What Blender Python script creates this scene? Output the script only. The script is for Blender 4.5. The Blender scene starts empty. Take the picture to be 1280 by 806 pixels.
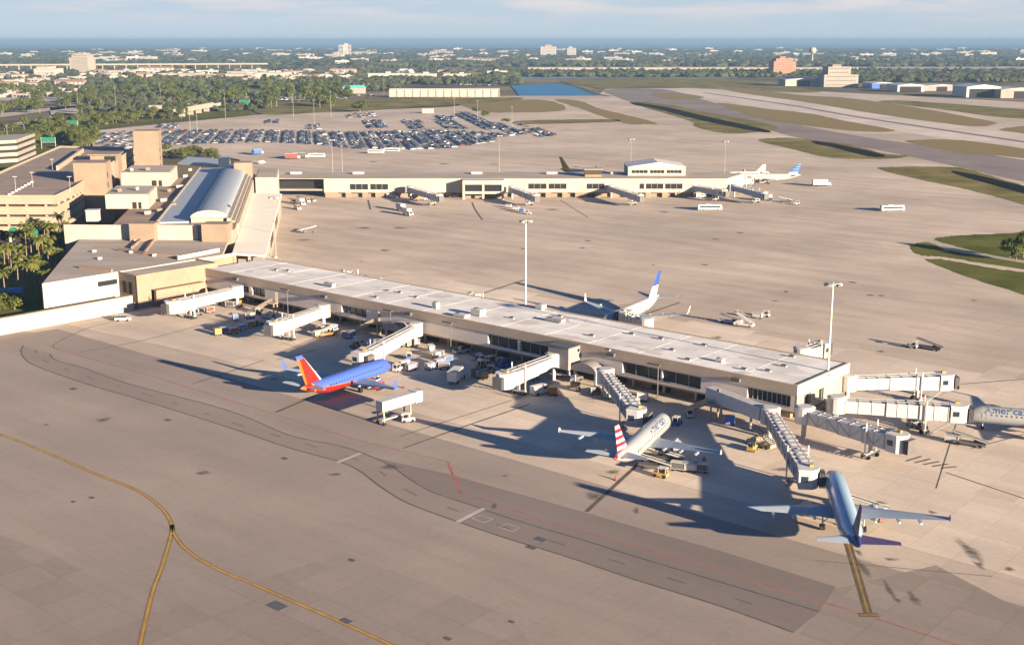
import bpy, math, random
from mathutils import Vector, Matrix
R = math.radians
random.seed(7)
SC = bpy.context.scene
COL = SC.collection

# ------------------------------------------------------------------ camera
CX, CY, FP, CAMH = 640.0, 403.0, 1530.0, 83.3
PITCH = math.atan(353.0 / FP)
cam = bpy.data.cameras.new('camera')
cam.sensor_width = 36.0
cam.lens = 36.0 * FP / 1280.0
cam.clip_start = 1.0
cam.clip_end = 400000.0
co = bpy.data.objects.new('camera', cam)
COL.objects.link(co)
co.location = (0, 0, CAMH)
co.rotation_euler = (math.pi / 2 - PITCH, 0, 0)
SC.camera = co

# ------------------------------------------------------------------ world, sun, exposure
SUN_EL, SUN_AZ = 11.2, -44.0            # azimuth counted from +x towards +y
w = bpy.data.worlds.new('World')
SC.world = w
w.use_nodes = True
nt = w.node_tree
nt.nodes.clear()
out = nt.nodes.new('ShaderNodeOutputWorld')
bg = nt.nodes.new('ShaderNodeBackground')
sky = nt.nodes.new('ShaderNodeTexSky')
sky.sky_type = 'NISHITA'
sky.sun_disc = False
sky.sun_elevation = R(SUN_EL)
sky.sun_rotation = R(90 - SUN_AZ)
sky.altitude = 80
sky.air_density = 0.5
sky.dust_density = 0.1
sky.ozone_density = 3.2
bg.inputs['Strength'].default_value = 0.05
# soft clouds low over the sea
geo = nt.nodes.new('ShaderNodeTexCoord')
mp = nt.nodes.new('ShaderNodeMapping')
mp.inputs['Scale'].default_value = (9, 9, 95)
mp.inputs['Location'].default_value = (1.3, 0.2, 0.4)
nz = nt.nodes.new('ShaderNodeTexNoise')
nz.inputs['Scale'].default_value = 1.0
nz.inputs['Detail'].default_value = 7.0
nz.inputs['Roughness'].default_value = 0.55
rmp = nt.nodes.new('ShaderNodeMapRange')
rmp.inputs['From Min'].default_value = 0.41
rmp.inputs['From Max'].default_value = 0.62
sep = nt.nodes.new('ShaderNodeSeparateXYZ')
hi = nt.nodes.new('ShaderNodeMapRange')
hi.inputs['From Min'].default_value = 0.010
hi.inputs['From Max'].default_value = 0.030
mul = nt.nodes.new('ShaderNodeMath'); mul.operation = 'MULTIPLY'
mul2 = nt.nodes.new('ShaderNodeMath'); mul2.operation = 'MULTIPLY'; mul2.inputs[1].default_value = 0.8
mix = nt.nodes.new('ShaderNodeMix'); mix.data_type = 'RGBA'
mix.inputs[7].default_value = (4.1, 3.75, 3.65, 1)
L = nt.links.new
L(geo.outputs['Generated'], mp.inputs['Vector'])
L(mp.outputs['Vector'], nz.inputs['Vector'])
L(nz.outputs['Fac'], rmp.inputs['Value'])
L(geo.outputs['Generated'], sep.inputs[0])
L(sep.outputs['Z'], hi.inputs['Value'])
top = nt.nodes.new('ShaderNodeMapRange')
top.inputs['From Min'].default_value = 0.16
top.inputs['From Max'].default_value = 0.07
L(sep.outputs['Z'], top.inputs['Value'])
mul0 = nt.nodes.new('ShaderNodeMath'); mul0.operation = 'MULTIPLY'
L(hi.outputs['Result'], mul0.inputs[0]); L(top.outputs['Result'], mul0.inputs[1])
L(rmp.outputs['Result'], mul.inputs[0]); L(mul0.outputs[0], mul.inputs[1])
L(mul.outputs[0], mul2.inputs[0])
L(mul2.outputs[0], mix.inputs[0])
veil = nt.nodes.new('ShaderNodeMix'); veil.data_type = 'RGBA'
veil.inputs[7].default_value = (2.55, 2.95, 3.35, 1)
vm = nt.nodes.new('ShaderNodeMath'); vm.operation = 'MULTIPLY'; vm.inputs[1].default_value = 0.93
L(top.outputs['Result'], vm.inputs[0]); L(vm.outputs[0], veil.inputs[0])
L(sky.outputs['Color'], veil.inputs[6])
L(veil.outputs[2], mix.inputs[6])
L(mix.outputs[2], bg.inputs['Color'])
L(bg.outputs['Background'], out.inputs['Surface'])

sl = bpy.data.lights.new('sun', 'SUN')
sl.energy = 5.0
sl.angle = R(0.55)
sl.color = (1.0, 0.80, 0.57)
so = bpy.data.objects.new('sun', sl)
COL.objects.link(so)
sd = Vector((-math.cos(R(SUN_EL)) * math.cos(R(SUN_AZ)), -math.cos(R(SUN_EL)) * math.sin(R(SUN_AZ)), -math.sin(R(SUN_EL))))
so.rotation_euler = sd.to_track_quat('-Z', 'Y').to_euler()
so.location = (300, -300, 200)

SC.view_settings.view_transform = 'Standard'
SC.view_settings.look = 'None'
SC.view_settings.gamma = 1.0
SC.view_settings.use_curve_mapping = False
SC.view_settings.exposure = 2.05
SC.render.engine = 'CYCLES'
SC.cycles.use_denoising = True
SC.cycles.max_bounces = 5
SC.cycles.volume_bounces = 0
SC.cycles.transparent_max_bounces = 6
SC.cycles.caustics_reflective = False
SC.cycles.caustics_refractive = False

# ------------------------------------------------------------------ helpers
def G(px, py, z=0.0):
    """world x, y of the point at height z whose bearing was measured at px, py on the survey photo"""
    u, v = px - CX, py - CY
    D = v * math.cos(PITCH) + FP * math.sin(PITCH)
    t = (CAMH - z) / D
    return (u * t, (FP * math.cos(PITCH) - v * math.sin(PITCH)) * t)

MATS = {}
def mat(name, col, rough=0.8, var=0.0, vscale=0.3, metal=0.0, spec=0.3, col2=None, emis=None, bump=0.0):
    if name in MATS:
        return MATS[name]
    m = bpy.data.materials.new(name)
    m.use_nodes = True
    n = m.node_tree.nodes
    b = n['Principled BSDF']
    b.inputs['Base Color'].default_value = (*col, 1)
    b.inputs['Roughness'].default_value = rough
    b.inputs['Metallic'].default_value = metal
    b.inputs['Specular IOR Level'].default_value = spec
    if var > 0 or col2:
        l = m.node_tree.links.new
        tc = n.new('ShaderNodeTexCoord')
        tx = n.new('ShaderNodeTexNoise')
        tx.inputs['Scale'].default_value = vscale
        tx.inputs['Detail'].default_value = 6
        tx.inputs['Roughness'].default_value = 0.6
        rp = n.new('ShaderNodeMapRange')
        rp.inputs['From Min'].default_value = 0.33
        rp.inputs['From Max'].default_value = 0.67
        mx = n.new('ShaderNodeMix'); mx.data_type = 'RGBA'
        c1 = tuple(c * (1 - var) for c in col)
        c2 = col2 if col2 else tuple(min(1, c * (1 + var)) for c in col)
        mx.inputs[6].default_value = (*c1, 1)
        mx.inputs[7].default_value = (*c2, 1)
        l(tc.outputs['Object'], tx.inputs['Vector'])
        l(tx.outputs['Fac'], rp.inputs['Value'])
        l(rp.outputs['Result'], mx.inputs[0])
        l(mx.outputs[2], b.inputs['Base Color'])
    MATS[name] = m
    return m

class MB:
    def __init__(self):
        self.v = []; self.f = []; self.m = []
    def add(self, vs, fs, mi=0):
        o = len(self.v)
        self.v += [tuple(p) for p in vs]
        for f in fs:
            self.f.append(tuple(i + o for i in f)); self.m.append(mi)
        return self
    def prism(self, pts, z0, z1, mi=0, top=None, bottom=True):
        n = len(pts)
        a = sum(pts[i][0] * pts[(i + 1) % n][1] - pts[(i + 1) % n][0] * pts[i][1] for i in range(n))
        if a < 0: pts = pts[::-1]
        vs = [(p[0], p[1], z0) for p in pts] + [(p[0], p[1], z1) for p in pts]
        self.add(vs, [(i, (i + 1) % n, n + (i + 1) % n, n + i) for i in range(n)], mi)
        o = len(self.v) - 2 * n
        self.f.append(tuple(o + n + i for i in range(n))); self.m.append(mi if top is None else top)
        if bottom:
            self.f.append(tuple(o + i for i in range(n))[::-1]); self.m.append(mi)
        return self
    def box(self, c, s, rz=0.0, mi=0, top=None, taper=(1, 1)):
        """c = centre of the base, s = size, taper scales the top"""
        ca, sa = math.cos(rz), math.sin(rz)
        vs = []
        for k, (tx, ty) in ((0, (1, 1)), (1, taper)):
            for dx, dy in ((-.5, -.5), (.5, -.5), (.5, .5), (-.5, .5)):
                x, y = dx * s[0] * tx, dy * s[1] * ty
                vs.append((c[0] + x * ca - y * sa, c[1] + x * sa + y * ca, c[2] + k * s[2]))
        self.add(vs, [(0, 1, 5, 4), (1, 2, 6, 5), (2, 3, 7, 6), (3, 0, 4, 7), (3, 2, 1, 0)], mi)
        self.f.append(tuple(len(self.v) - 4 + i for i in range(4))); self.m.append(mi if top is None else top)
        return self
    def beam(self, p0, p1, wd, ht, mi=0, sh=0.0):
        """box section from p0 to p1 (centre line of the base), width wd, height ht"""
        p0, p1 = Vector(p0), Vector(p1)
        d = (p1 - p0); h = Vector((d.x, d.y, 0))
        if h.length < 1e-6: h = Vector((1, 0, 0))
        n = Vector((-h.y, h.x, 0)).normalized() * wd * .5
        up = Vector((0, 0, ht))
        vs = []
        for p in (p0, p1):
            vs += [p - n, p + n, p + n * (1 - sh) + up, p - n * (1 - sh) + up]
        return self.add(vs, [(0, 1, 2, 3)[::-1], (4, 5, 6, 7), (0, 4, 7, 3), (1, 2, 6, 5), (3, 7, 6, 2), (0, 1, 5, 4)], mi)
    def tube(self, p0, p1, r0, r1=None, n=10, mi=0):
        r1 = r0 if r1 is None else r1
        p0, p1 = Vector(p0), Vector(p1)
        d = (p1 - p0).normalized()
        a = d.orthogonal().normalized(); b = d.cross(a)
        vs = []
        for p, r in ((p0, r0), (p1, r1)):
            for i in range(n):
                t = 2 * math.pi * i / n
                vs.append(p + a * (r * math.cos(t)) + b * (r * math.sin(t)))
        fs = [(i, (i + 1) % n, n + (i + 1) % n, n + i) for i in range(n)]
        fs += [tuple(range(n))[::-1], tuple(range(n, 2 * n))]
        return self.add(vs, fs, mi)
    def loft(self, rings, mi=0, caps=True, closed=True):
        n = len(rings[0]); vs = [p for r in rings for p in r]; fs = []
        for k in range(len(rings) - 1):
            for i in range(n if closed else n - 1):
                j = (i + 1) % n
                fs.append((k * n + i, k * n + j, (k + 1) * n + j, (k + 1) * n + i))
        if caps:
            fs += [tuple(range(n))[::-1], tuple((len(rings) - 1) * n + i for i in range(n))]
        return self.add(vs, fs, mi)
    def build(self, name, mats, parent=None, smooth=False, rel=True):
        me = bpy.data.meshes.new(name)
        o = bpy.data.objects.new(name, me)
        vs = self.v
        if parent is not None and rel and parent.get('_static'):
            b = parent['_base']
            vs = [(p[0] - b[0], p[1] - b[1], p[2] - b[2]) for p in vs]
        me.from_pydata([tuple(p) for p in vs], [], self.f)
        if not isinstance(mats, (list, tuple)): mats = [mats]
        for m in mats: me.materials.append(m)
        me.polygons.foreach_set('material_index', self.m)
        if smooth:
            me.polygons.foreach_set('use_smooth', [True] * len(self.f))
        me.update()
        COL.objects.link(o)
        if parent is not None: o.parent = parent
        return o

def thing(name, label, cat, loc=(0, 0, 0), rz=0.0, group=None, static=False):
    o = bpy.data.objects.new(name, None)
    o.empty_display_size = 1.0
    COL.objects.link(o)
    o.location = loc
    o.rotation_euler = (0, 0, rz)
    o['label'] = label; o['category'] = cat
    if group: o['group'] = group
    if static:
        o['_static'] = 1; o['_base'] = tuple(float(c) for c in loc)
    return o
def tag(o, label, cat, group=None):
    o['label'] = label; o['category'] = cat
    if group: o['group'] = group
    return o
def setting(o, kind='structure'):
    o['kind'] = kind
    return o
KIDS = {}
def kids(o):
    return [c for c in o.children]
def copy_tree(root, loc, rz=0.0, label=None, group=None, scale=None):
    r = root.copy(); COL.objects.link(r)
    r.location = loc; r.rotation_euler = (0, 0, rz)
    if label: r['label'] = label
    if group: r['group'] = group
    if scale: r.scale = scale
    for ch in list(root.children):
        c = ch.copy(); COL.objects.link(c); c.parent = r
        for g in list(ch.children):
            d = g.copy(); COL.objects.link(d); d.parent = c
    return r

def sheet(name, pts, z, m, kind='structure'):
    mb = MB()
    n = len(pts)
    a = sum(pts[i][0] * pts[(i + 1) % n][1] - pts[(i + 1) % n][0] * pts[i][1] for i in range(n))
    if a < 0: pts = pts[::-1]
    mb.add([(p[0], p[1], z) for p in pts], [tuple(range(n))])
    return setting(mb.build(name, m), kind)
def gs(pix, z=0.0):
    return [G(x, y, z) for x, y in pix]
def smoothpoly(pts, k=6):
    """Catmull-Rom through open polyline"""
    o = []
    P = [pts[0]] + list(pts) + [pts[-1]]
    for i in range(1, len(P) - 2):
        for t in range(k):
            s = t / k
            o.append(tuple(0.5 * (2 * P[i][j] + (P[i + 1][j] - P[i - 1][j]) * s + (2 * P[i - 1][j] - 5 * P[i][j] + 4 * P[i + 1][j] - P[i + 2][j]) * s * s + (3 * P[i][j] - P[i - 1][j] - 3 * P[i + 1][j] + P[i + 2][j]) * s ** 3) for j in (0, 1)))
    o.append(pts[-1])
    return o
def smoothloop(pts, k=5):
    P = list(pts); n = len(P); o = []
    for i in range(n):
        a, b, c, d = P[i - 1], P[i], P[(i + 1) % n], P[(i + 2) % n]
        for t in range(k):
            s = t / k
            o.append(tuple(0.5 * (2 * b[j] + (c[j] - a[j]) * s + (2 * a[j] - 5 * b[j] + 4 * c[j] - d[j]) * s * s + (3 * b[j] - a[j] - 3 * c[j] + d[j]) * s ** 3) for j in (0, 1)))
    return o
def ribbon(mb, pts, wd, z, mi=0):
    n = len(pts); vs = []
    for i, p in enumerate(pts):
        a = pts[max(0, i - 1)]; b = pts[min(n - 1, i + 1)]
        dx, dy = b[0] - a[0], b[1] - a[1]; l = math.hypot(dx, dy) or 1
        nx, ny = -dy / l * wd / 2, dx / l * wd / 2
        vs += [(p[0] + nx, p[1] + ny, z), (p[0] - nx, p[1] - ny, z)]
    mb.add(vs, [(2 * i + 1, 2 * i + 3, 2 * i + 2, 2 * i) for i in range(n - 1)], mi)

# near concourse frame: a runs from the free end to the terminal, b from the near face to the far face
RFX, RFY = 62.6, 258.3
UA, VA, TA = R(139.3), R(49.3), R(99.5)
def C(a, b):
    return (RFX + a * math.cos(UA) + b * math.cos(VA), RFY + a * math.sin(UA) + b * math.sin(VA))
def polar(p, ang, d):
    return (p[0] + d * math.cos(ang), p[1] + d * math.sin(ang))
def rect(p, ang, l, wd):
    """rectangle from corner p: l along ang, wd along ang+90"""
    q = polar(p, ang, l)
    return [p, q, polar(q, ang + math.pi / 2, wd), polar(p, ang + math.pi / 2, wd)]

# ------------------------------------------------------------------ materials
def concrete_mat(name, col, joint=7.5, jdark=0.86, slab=0.05, blot=0.13, ang=49.3):
    m = bpy.data.materials.new(name); m.use_nodes = True
    n = m.node_tree.nodes; l = m.node_tree.links.new
    b = n['Principled BSDF']; b.inputs['Roughness'].default_value = 0.9; b.inputs['Specular IOR Level'].default_value = 0.15
    tc = n.new('ShaderNodeTexCoord')
    mp = n.new('ShaderNodeMapping'); mp.inputs['Rotation'].default_value = (0, 0, R(-ang))
    l(tc.outputs['Object'], mp.inputs['Vector'])
    def noise(scale, detail, vec, sc=None):
        t = n.new('ShaderNodeTexNoise'); t.inputs['Scale'].default_value = scale; t.inputs['Detail'].default_value = detail
        t.inputs['Roughness'].default_value = 0.6
        if sc:
            q = n.new('ShaderNodeMapping'); q.inputs['Scale'].default_value = sc
            l(vec, q.inputs['Vector']); vec = q.outputs['Vector']
        l(vec, t.inputs['Vector']); return t.outputs['Fac']
    def rng(x, a0, a1, b0, b1):
        r = n.new('ShaderNodeMapRange'); r.inputs[1].default_value = a0; r.inputs[2].default_value = a1
        r.inputs[3].default_value = b0; r.inputs[4].default_value = b1; l(x, r.inputs[0]); return r.outputs[0]
    def math_(op, x, y):
        k = n.new('ShaderNodeMath'); k.operation = op
        for i, q in enumerate((x, y)):
            if isinstance(q, (int, float)): k.inputs[i].default_value = q
            elif q is not None: l(q, k.inputs[i])
        return k.outputs[0]
    big = rng(noise(0.012, 5, mp.outputs[0]), .35, .65, 1 - blot, 1 + blot)
    streak = rng(noise(0.05, 6, mp.outputs[0], (2.2, 0.28, 1)), .35, .65, 1 - blot * .75, 1 + blot * .6)
    fine = rng(noise(0.9, 5, mp.outputs[0]), .3, .7, .95, 1.05)
    sp = n.new('ShaderNodeSeparateXYZ'); l(mp.outputs[0], sp.inputs[0])
    js = []; ids = []
    for ax in (0, 1):
        d = math_('DIVIDE', sp.outputs[ax], joint)
        fr = math_('FRACT', d, None)
        js.append(math_('LESS_THAN', fr, 0.022))
        ids.append(math_('FLOOR', d, None))
    jm = math_('MAXIMUM', js[0], js[1])
    jv = rng(jm, 0, 1, 1, jdark)
    wn = n.new('ShaderNodeTexWhiteNoise'); wn.noise_dimensions = '2D'
    cb = n.new('ShaderNodeCombineXYZ'); l(ids[0], cb.inputs[0]); l(ids[1], cb.inputs[1]); l(cb.outputs[0], wn.inputs['Vector'])
    sv = rng(wn.outputs['Value'], 0, 1, 1 - slab, 1 + slab)
    v = math_('MULTIPLY', math_('MULTIPLY', big, streak), math_('MULTIPLY', fine, math_('MULTIPLY', jv, sv)))
    # oil and rubber spots
    spot = rng(noise(0.11, 3, mp.outputs[0]), .70, .78, 1, .72)
    v = math_('MULTIPLY', v, spot)
    mx = n.new('ShaderNodeMix'); mx.data_type = 'RGBA'; mx.blend_type = 'MULTIPLY'; mx.inputs[0].default_value = 1
    mx.inputs[6].default_value = (*col, 1)
    l(v, mx.inputs[7])
    l(mx.outputs[2], b.inputs['Base Color'])
    MATS[name] = m
    return m

M_APRON = concrete_mat('apron_concrete', (.44, .365, .298), slab=.03, jdark=.92, blot=.16)
M_FORE = concrete_mat('taxilane_concrete', (.275, .229, .20), slab=.015, jdark=.92, blot=.11)
M_GATE = concrete_mat('gate_concrete', (.55, .465, .382), blot=.14, slab=.05, jdark=.86)
M_TAXI = concrete_mat('taxiway_asphalt', (.205, .172, .158), joint=11, jdark=.93, slab=.02, ang=8.5)
M_ROADD = concrete_mat('dark_asphalt', (.185, .156, .14), jdark=.97, slab=.01, blot=.09)
M_ROADA = concrete_mat('service_road_asphalt', (.235, .197, .172), jdark=.97, slab=.015, blot=.07)
M_OLD = concrete_mat('older_concrete', (.25, .208, .182), blot=.08)
M_RUN = concrete_mat('runway_concrete', (.50, .435, .38), joint=15, ang=8.5, jdark=.95)
M_LOT = concrete_mat('lot_asphalt', (.36, .29, .235), ang=8.5)
M_PATH = mat('pale_road', (.36, .31, .26), .9, .15, .05)
M_GRASS = mat('mown_grass', (.14, .135, .045), 1, .35, .03, spec=0, col2=(.23, .195, .082))
M_DRY = mat('dry_grass', (.31, .235, .125), 1, .3, .02, spec=0, col2=(.205, .175, .078))
M_GREEN = mat('lush_grass', (.095, .115, .028), 1, .3, .05, spec=0, col2=(.135, .135, .042))
M_DITCH = mat('ditch_shade', (.014, .014, .013), 1, .3, .1, spec=0)  # near-black flat colour paints in the shade lying in the ditches
M_LAND = mat('land_cover', (.075, .082, .040), 1, .35, .0035, spec=0, col2=(.25, .205, .145))
M_SEA = mat('sea_water', (.022, .085, .14), .45, .15, .0004, spec=.12)
M_POND = mat('pond_water', (.02, .13, .27), .4, .2, .01, spec=.12)
M_CREAM = mat('cream_stucco', (.27, .24, .205), .85, .11, .15)
M_WHITE = mat('white_stucco', (.335, .31, .275), .85, .11, .2)
M_TAN = mat('tan_stucco', (.225, .17, .125), .9, .11, .15)
M_TAND = mat('tan_panel', (.215, .165, .125), .9, .11, .2)
M_GARAGE = mat('garage_concrete', (.30, .245, .185), .9, .08, .2)
M_PINK = mat('pale_panel', (.60, .52, .46), .85, .05, .2)
M_GLASS = mat('dark_glazing', (.018, .02, .024), .25, spec=.35)
M_GLASSB = mat('blue_glazing', (.02, .03, .045), .1, spec=.5)
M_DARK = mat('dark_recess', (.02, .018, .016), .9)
M_BLACK = mat('black_rubber', (.012, .012, .013), .8)
M_STEEL = mat('grey_steel', (.33, .33, .33), .5, .08, .6, metal=.0)
M_DSTEEL = mat('dark_steel', (.09, .09, .095), .6, .1, .6)
M_WPAINT = mat('white_paint', (.50, .48, .45), .45, .05, .5)
M_BRIDGEW = mat('bridge_white_panel', (.42, .415, .40), .5, .06, .8)
M_BRIDGEG = mat('bridge_grey_panel', (.40, .40, .41), .5, .08, .8)
M_YEL = mat('safety_yellow', (.34, .23, .05), .6, .1, .5)
M_BEIGE = mat('beige_paint', (.30, .25, .19), .6, .06, .5)
M_RED = mat('red_paint', (.30, .05, .04), .5, .1, .5)
M_BLUE = mat('blue_paint', (.05, .12, .42), .45, .1, .5)
M_ORANGE = mat('orange_paint', (.34, .13, .03), .5, .1, .5)
M_PURPLE = mat('violet_paint', (.22, .18, .35), .5, .1, .5)
M_GREENP = mat('green_paint', (.012, .13, .085), .6, .1, .5)
M_ROOFW = None
def roof_mat(name, col, blot, ang, sc=(.25, .9, 1)):
    m = bpy.data.materials.new(name); m.use_nodes = True
    n = m.node_tree.nodes; l = m.node_tree.links.new
    b = n['Principled BSDF']; b.inputs['Roughness'].default_value = .85; b.inputs['Specular IOR Level'].default_value = .2
    tc = n.new('ShaderNodeTexCoord'); mp = n.new('ShaderNodeMapping')
    mp.inputs['Rotation'].default_value = (0, 0, R(-ang)); mp.inputs['Scale'].default_value = sc
    l(tc.outputs['Object'], mp.inputs['Vector'])
    prev = None
    for sc_, a0, a1, lo, up in ((.12, .3, .7, 1 - blot, 1 + blot), (.7, .3, .7, .93, 1.06), (.33, .66, .74, 1.0, .62)):
        t = n.new('ShaderNodeTexNoise'); t.inputs['Scale'].default_value = sc_; t.inputs['Detail'].default_value = 6
        l(mp.outputs[0], t.inputs['Vector'])
        r = n.new('ShaderNodeMapRange')
        for i, q in ((1, a0), (2, a1), (3, lo), (4, up)): r.inputs[i].default_value = q
        l(t.outputs['Fac'], r.inputs[0])
        if prev is None: prev = r.outputs[0]
        else:
            k = n.new('ShaderNodeMath'); k.operation = 'MULTIPLY'; l(prev, k.inputs[0]); l(r.outputs[0], k.inputs[1]); prev = k.outputs[0]
    mx = n.new('ShaderNodeMix'); mx.data_type = 'RGBA'; mx.blend_type = 'MULTIPLY'; mx.inputs[0].default_value = 1
    mx.inputs[6].default_value = (*col, 1); l(prev, mx.inputs[7]); l(mx.outputs[2], b.inputs['Base Color'])
    return m
M_ROOFW = roof_mat('white_membrane_roof', (.62, .605, .585), .18, 139.3, (.5, .8, 1))
M_ROOFG = roof_mat('grey_gravel_roof', (.34, .295, .255), .15, 99.5)
M_ROOFC = roof_mat('cream_roof', (.80, .72, .62), .05, 99.5)
M_ROOFB = roof_mat('brown_roof', (.27, .19, .145), .2, 99.5)
M_DECK = roof_mat('parking_deck', (.25, .20, .165), .15, 99.5)
def metal_roof():
    m = bpy.data.materials.new('standing_seam_roof'); m.use_nodes = True
    n = m.node_tree.nodes; l = m.node_tree.links.new
    b = n['Principled BSDF']; b.inputs['Roughness'].default_value = .5; b.inputs['Specular IOR Level'].default_value = .4
    tc = n.new('ShaderNodeTexCoord'); mp = n.new('ShaderNodeMapping'); mp.inputs['Rotation'].default_value = (0, 0, R(-99.5))
    l(tc.outputs['Object'], mp.inputs['Vector'])
    wv = n.new('ShaderNodeTexWave'); wv.inputs['Scale'].default_value = .35; wv.bands_direction = 'X'
    l(mp.outputs[0], wv.inputs['Vector'])
    mx = n.new('ShaderNodeMix'); mx.data_type = 'RGBA'
    mx.inputs[6].default_value = (.25, .275, .305, 1); mx.inputs[7].default_value = (.30, .325, .355, 1)
    l(wv.outputs['Fac'], mx.inputs[0]); l(mx.outputs[2], b.inputs['Base Color'])
    return m
M_METAL = metal_roof()
M_LINEY = mat('yellow_line_paint', (.36, .225, .06), .8, .2, .4)
M_LINEK = mat('dark_line_paint', (.10, .085, .07), .9, .3, .3)
M_LINED = mat('faded_dark_line', (.095, .08, .07), .9, .2, .3)
M_LINER = mat('red_line_paint', (.32, .10, .075), .8, .2, .3)
M_LINEW = mat('white_line_paint', (.40, .37, .345), .8, .15, .4)
M_STAIN = mat('oil_stain', (.13, .105, .085), .8, .4, .6)
M_LEAF = mat('dark_foliage', (.046, .074, .019), 1, .35, .12, spec=.05, col2=(.105, .125, .031))
M_LEAF2 = mat('olive_foliage', (.065, .078, .020), 1, .35, .12, spec=.05, col2=(.12, .115, .032))
M_PALM = mat('palm_fronds', (.060, .085, .018), .8, .35, .3, spec=.1, col2=(.135, .135, .032))
M_BARK = mat('bark', (.17, .13, .095), .95, .2, 1)
M_FAR = mat('far_woods', (.034, .046, .026), 1, .3, .008, spec=0, col2=(.068, .074, .040))

# ------------------------------------------------------------------ ground, water
def landgrid():
    ys = [-600, 0, 120, 200, 300, 420, 560, 720, 900, 1150, 1450, 1850, 2400, 3100, 4000, 5200, 6800, 8800, 11300]
    xs = [-9000, -5000, -2500, -1200, -600, -300, -150, 0, 150, 300, 600, 1200, 2500, 5000, 9000]
    vs = [(x, y, -.6) for y in ys for x in xs]; n = len(xs)
    fs = [(j * n + i, j * n + i + 1, (j + 1) * n + i + 1, (j + 1) * n + i) for j in range(len(ys) - 1) for i in range(n - 1)]
    return MB().add(vs, fs)
setting(landgrid().build('land', M_LAND))
sea = MB()
sy = [11300, 14000, 19000, 30000, 55000, 120000]; sx = [-62000, -30000, -9000, 0, 9000, 30000, 62000]
sea.add([(x, y, -.6) for y in sy for x in sx], [(j * 7 + i, j * 7 + i + 1, (j + 1) * 7 + i + 1, (j + 1) * 7 + i) for j in range(5) for i in range(6)])
setting(sea.build('sea', M_SEA))

# airport pavement: one finely cut sheet
def pavement(name, pix, z, m):
    import bmesh
    bm = bmesh.new()
    vs = [bm.verts.new((x, y, z)) for x, y in gs(pix, z)]
    f = bm.faces.new(vs); bm.normal_update()
    if f.normal.z < 0: f.normal_flip()
    for k in range(-6, 14):
        for ax in (0, 1):
            g = bm.verts[:] + bm.edges[:] + bm.faces[:]
            no = (1, 0, 0) if ax == 0 else (0, 1, 0)
            bmesh.ops.bisect_plane(bm, geom=g, plane_co=(k * 130.0, k * 130.0, 0), plane_no=no)
    me = bpy.data.meshes.new(name); bm.to_mesh(me); bm.free()
    me.materials.append(m)
    o = bpy.data.objects.new(name, me); COL.objects.link(o)
    return setting(o)
pavement('apron', [(-700, 1100), (-700, 540), (-60, 452), (0, 405), (100, 372), (170, 330), (270, 262), (300, 200), (250, 189), (118, 193), (112, 164), (330, 143), (440, 140), (480, 137), (560, 134), (640, 124), (742, 122.5), (757, 111.5), (900, 109.5), (1000, 113), (1280, 128), (1700, 146), (1700, 1100)], 0.0, M_APRON)

def sg(name, pix, z, m, kind='structure', k=4):
    if kind == 'stuff':
        pts = smoothloop(gs(pix), 12); rj = random.Random(len(pix) * 7 + int(pix[0][0]))
        q = []
        for i, p in enumerate(pts):
            sc_ = min(3.5, .35 + p[1] * .0016)
            q.append((p[0] + rj.uniform(-.4, .4) * sc_, p[1] + rj.uniform(-1, 1) * sc_))
        return sheet(name, q, z, m, kind)
    return sheet(name, smoothloop(gs(pix, z), k), z, m, kind)
# lighter concrete round the gates
sheet('gate_apron', [C(a, b) for a, b in ((-75, -47), (150, -47), (214, -52), (214, 2), (-75, 2))] , .006, M_GATE)
sheet('gate_apron', [C(a, b) for a, b in ((-75, 2.05), (196, 2.05), (196, 72), (-75, 72))], .006, M_GATE)
# asphalt strip with the service road
rl = [G(*p) for p in [(29, 432), (26, 440), (35, 452), (57, 462), (109, 480), (174, 499), (283, 533), (360, 559), (422, 576), (449, 588), (477, 609), (511, 629), (573, 652), (635, 673), (704, 694), (800, 726), (900, 757), (992, 790)]]
rr = [G(*p) for p in [(62, 442), (70, 450), (105, 460), (162, 480), (283, 512), (360, 543), (420, 556), (453, 566), (487, 581), (511, 598), (539, 614), (580, 628), (652, 652), (730, 675), (800, 697), (900, 727), (1024, 764)]]
rls, rrs = smoothpoly(rl, 5), smoothpoly(rr, 5)
kl = min(range(len(rls)), key=lambda i: (rls[i][0] - G(573, 652)[0]) ** 2 + (rls[i][1] - G(573, 652)[1]) ** 2)
kr = min(range(len(rrs)), key=lambda i: (rrs[i][0] - G(605, 636)[0]) ** 2 + (rrs[i][1] - G(605, 636)[1]) ** 2)
sheet('service_road', rls[:kl + 1] + rrs[:kr + 1][::-1], .0155, M_ROADA)
sheet('service_road', rls[kl:] + rrs[kr:][::-1], .0155, M_ROADD)
sheet('asphalt_strip', gs([(470, 572), (559, 592), (735, 641), (800, 660), (900, 688), (1045, 733), (1024, 763.2), (900, 726.2), (800, 696.2), (730, 674.2), (652, 651.2), (580, 627.2), (539, 613), (511, 597), (487, 580)]), .0155, M_ROADD)
sheet('taxilane', [C(a, b) for a, b in ((330, -270), (330, -110), (212, -64), (211, -57), (-140, -57), (-140, -270))], .004, M_FORE)
for pz, pix in enumerate(([(-120, 640), (0, 668), (60, 690), (145, 735), (200, 765), (330, 722), (430, 690), (640, 770), (700, 860), (-200, 860)], [(1045, 735), (1170, 706), (1330, 790), (1330, 900), (1100, 830), (1000, 792)])):
    sheet('concrete_panel', gs(pix, .008), .007 + .0012 * pz, M_OLD)

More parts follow.
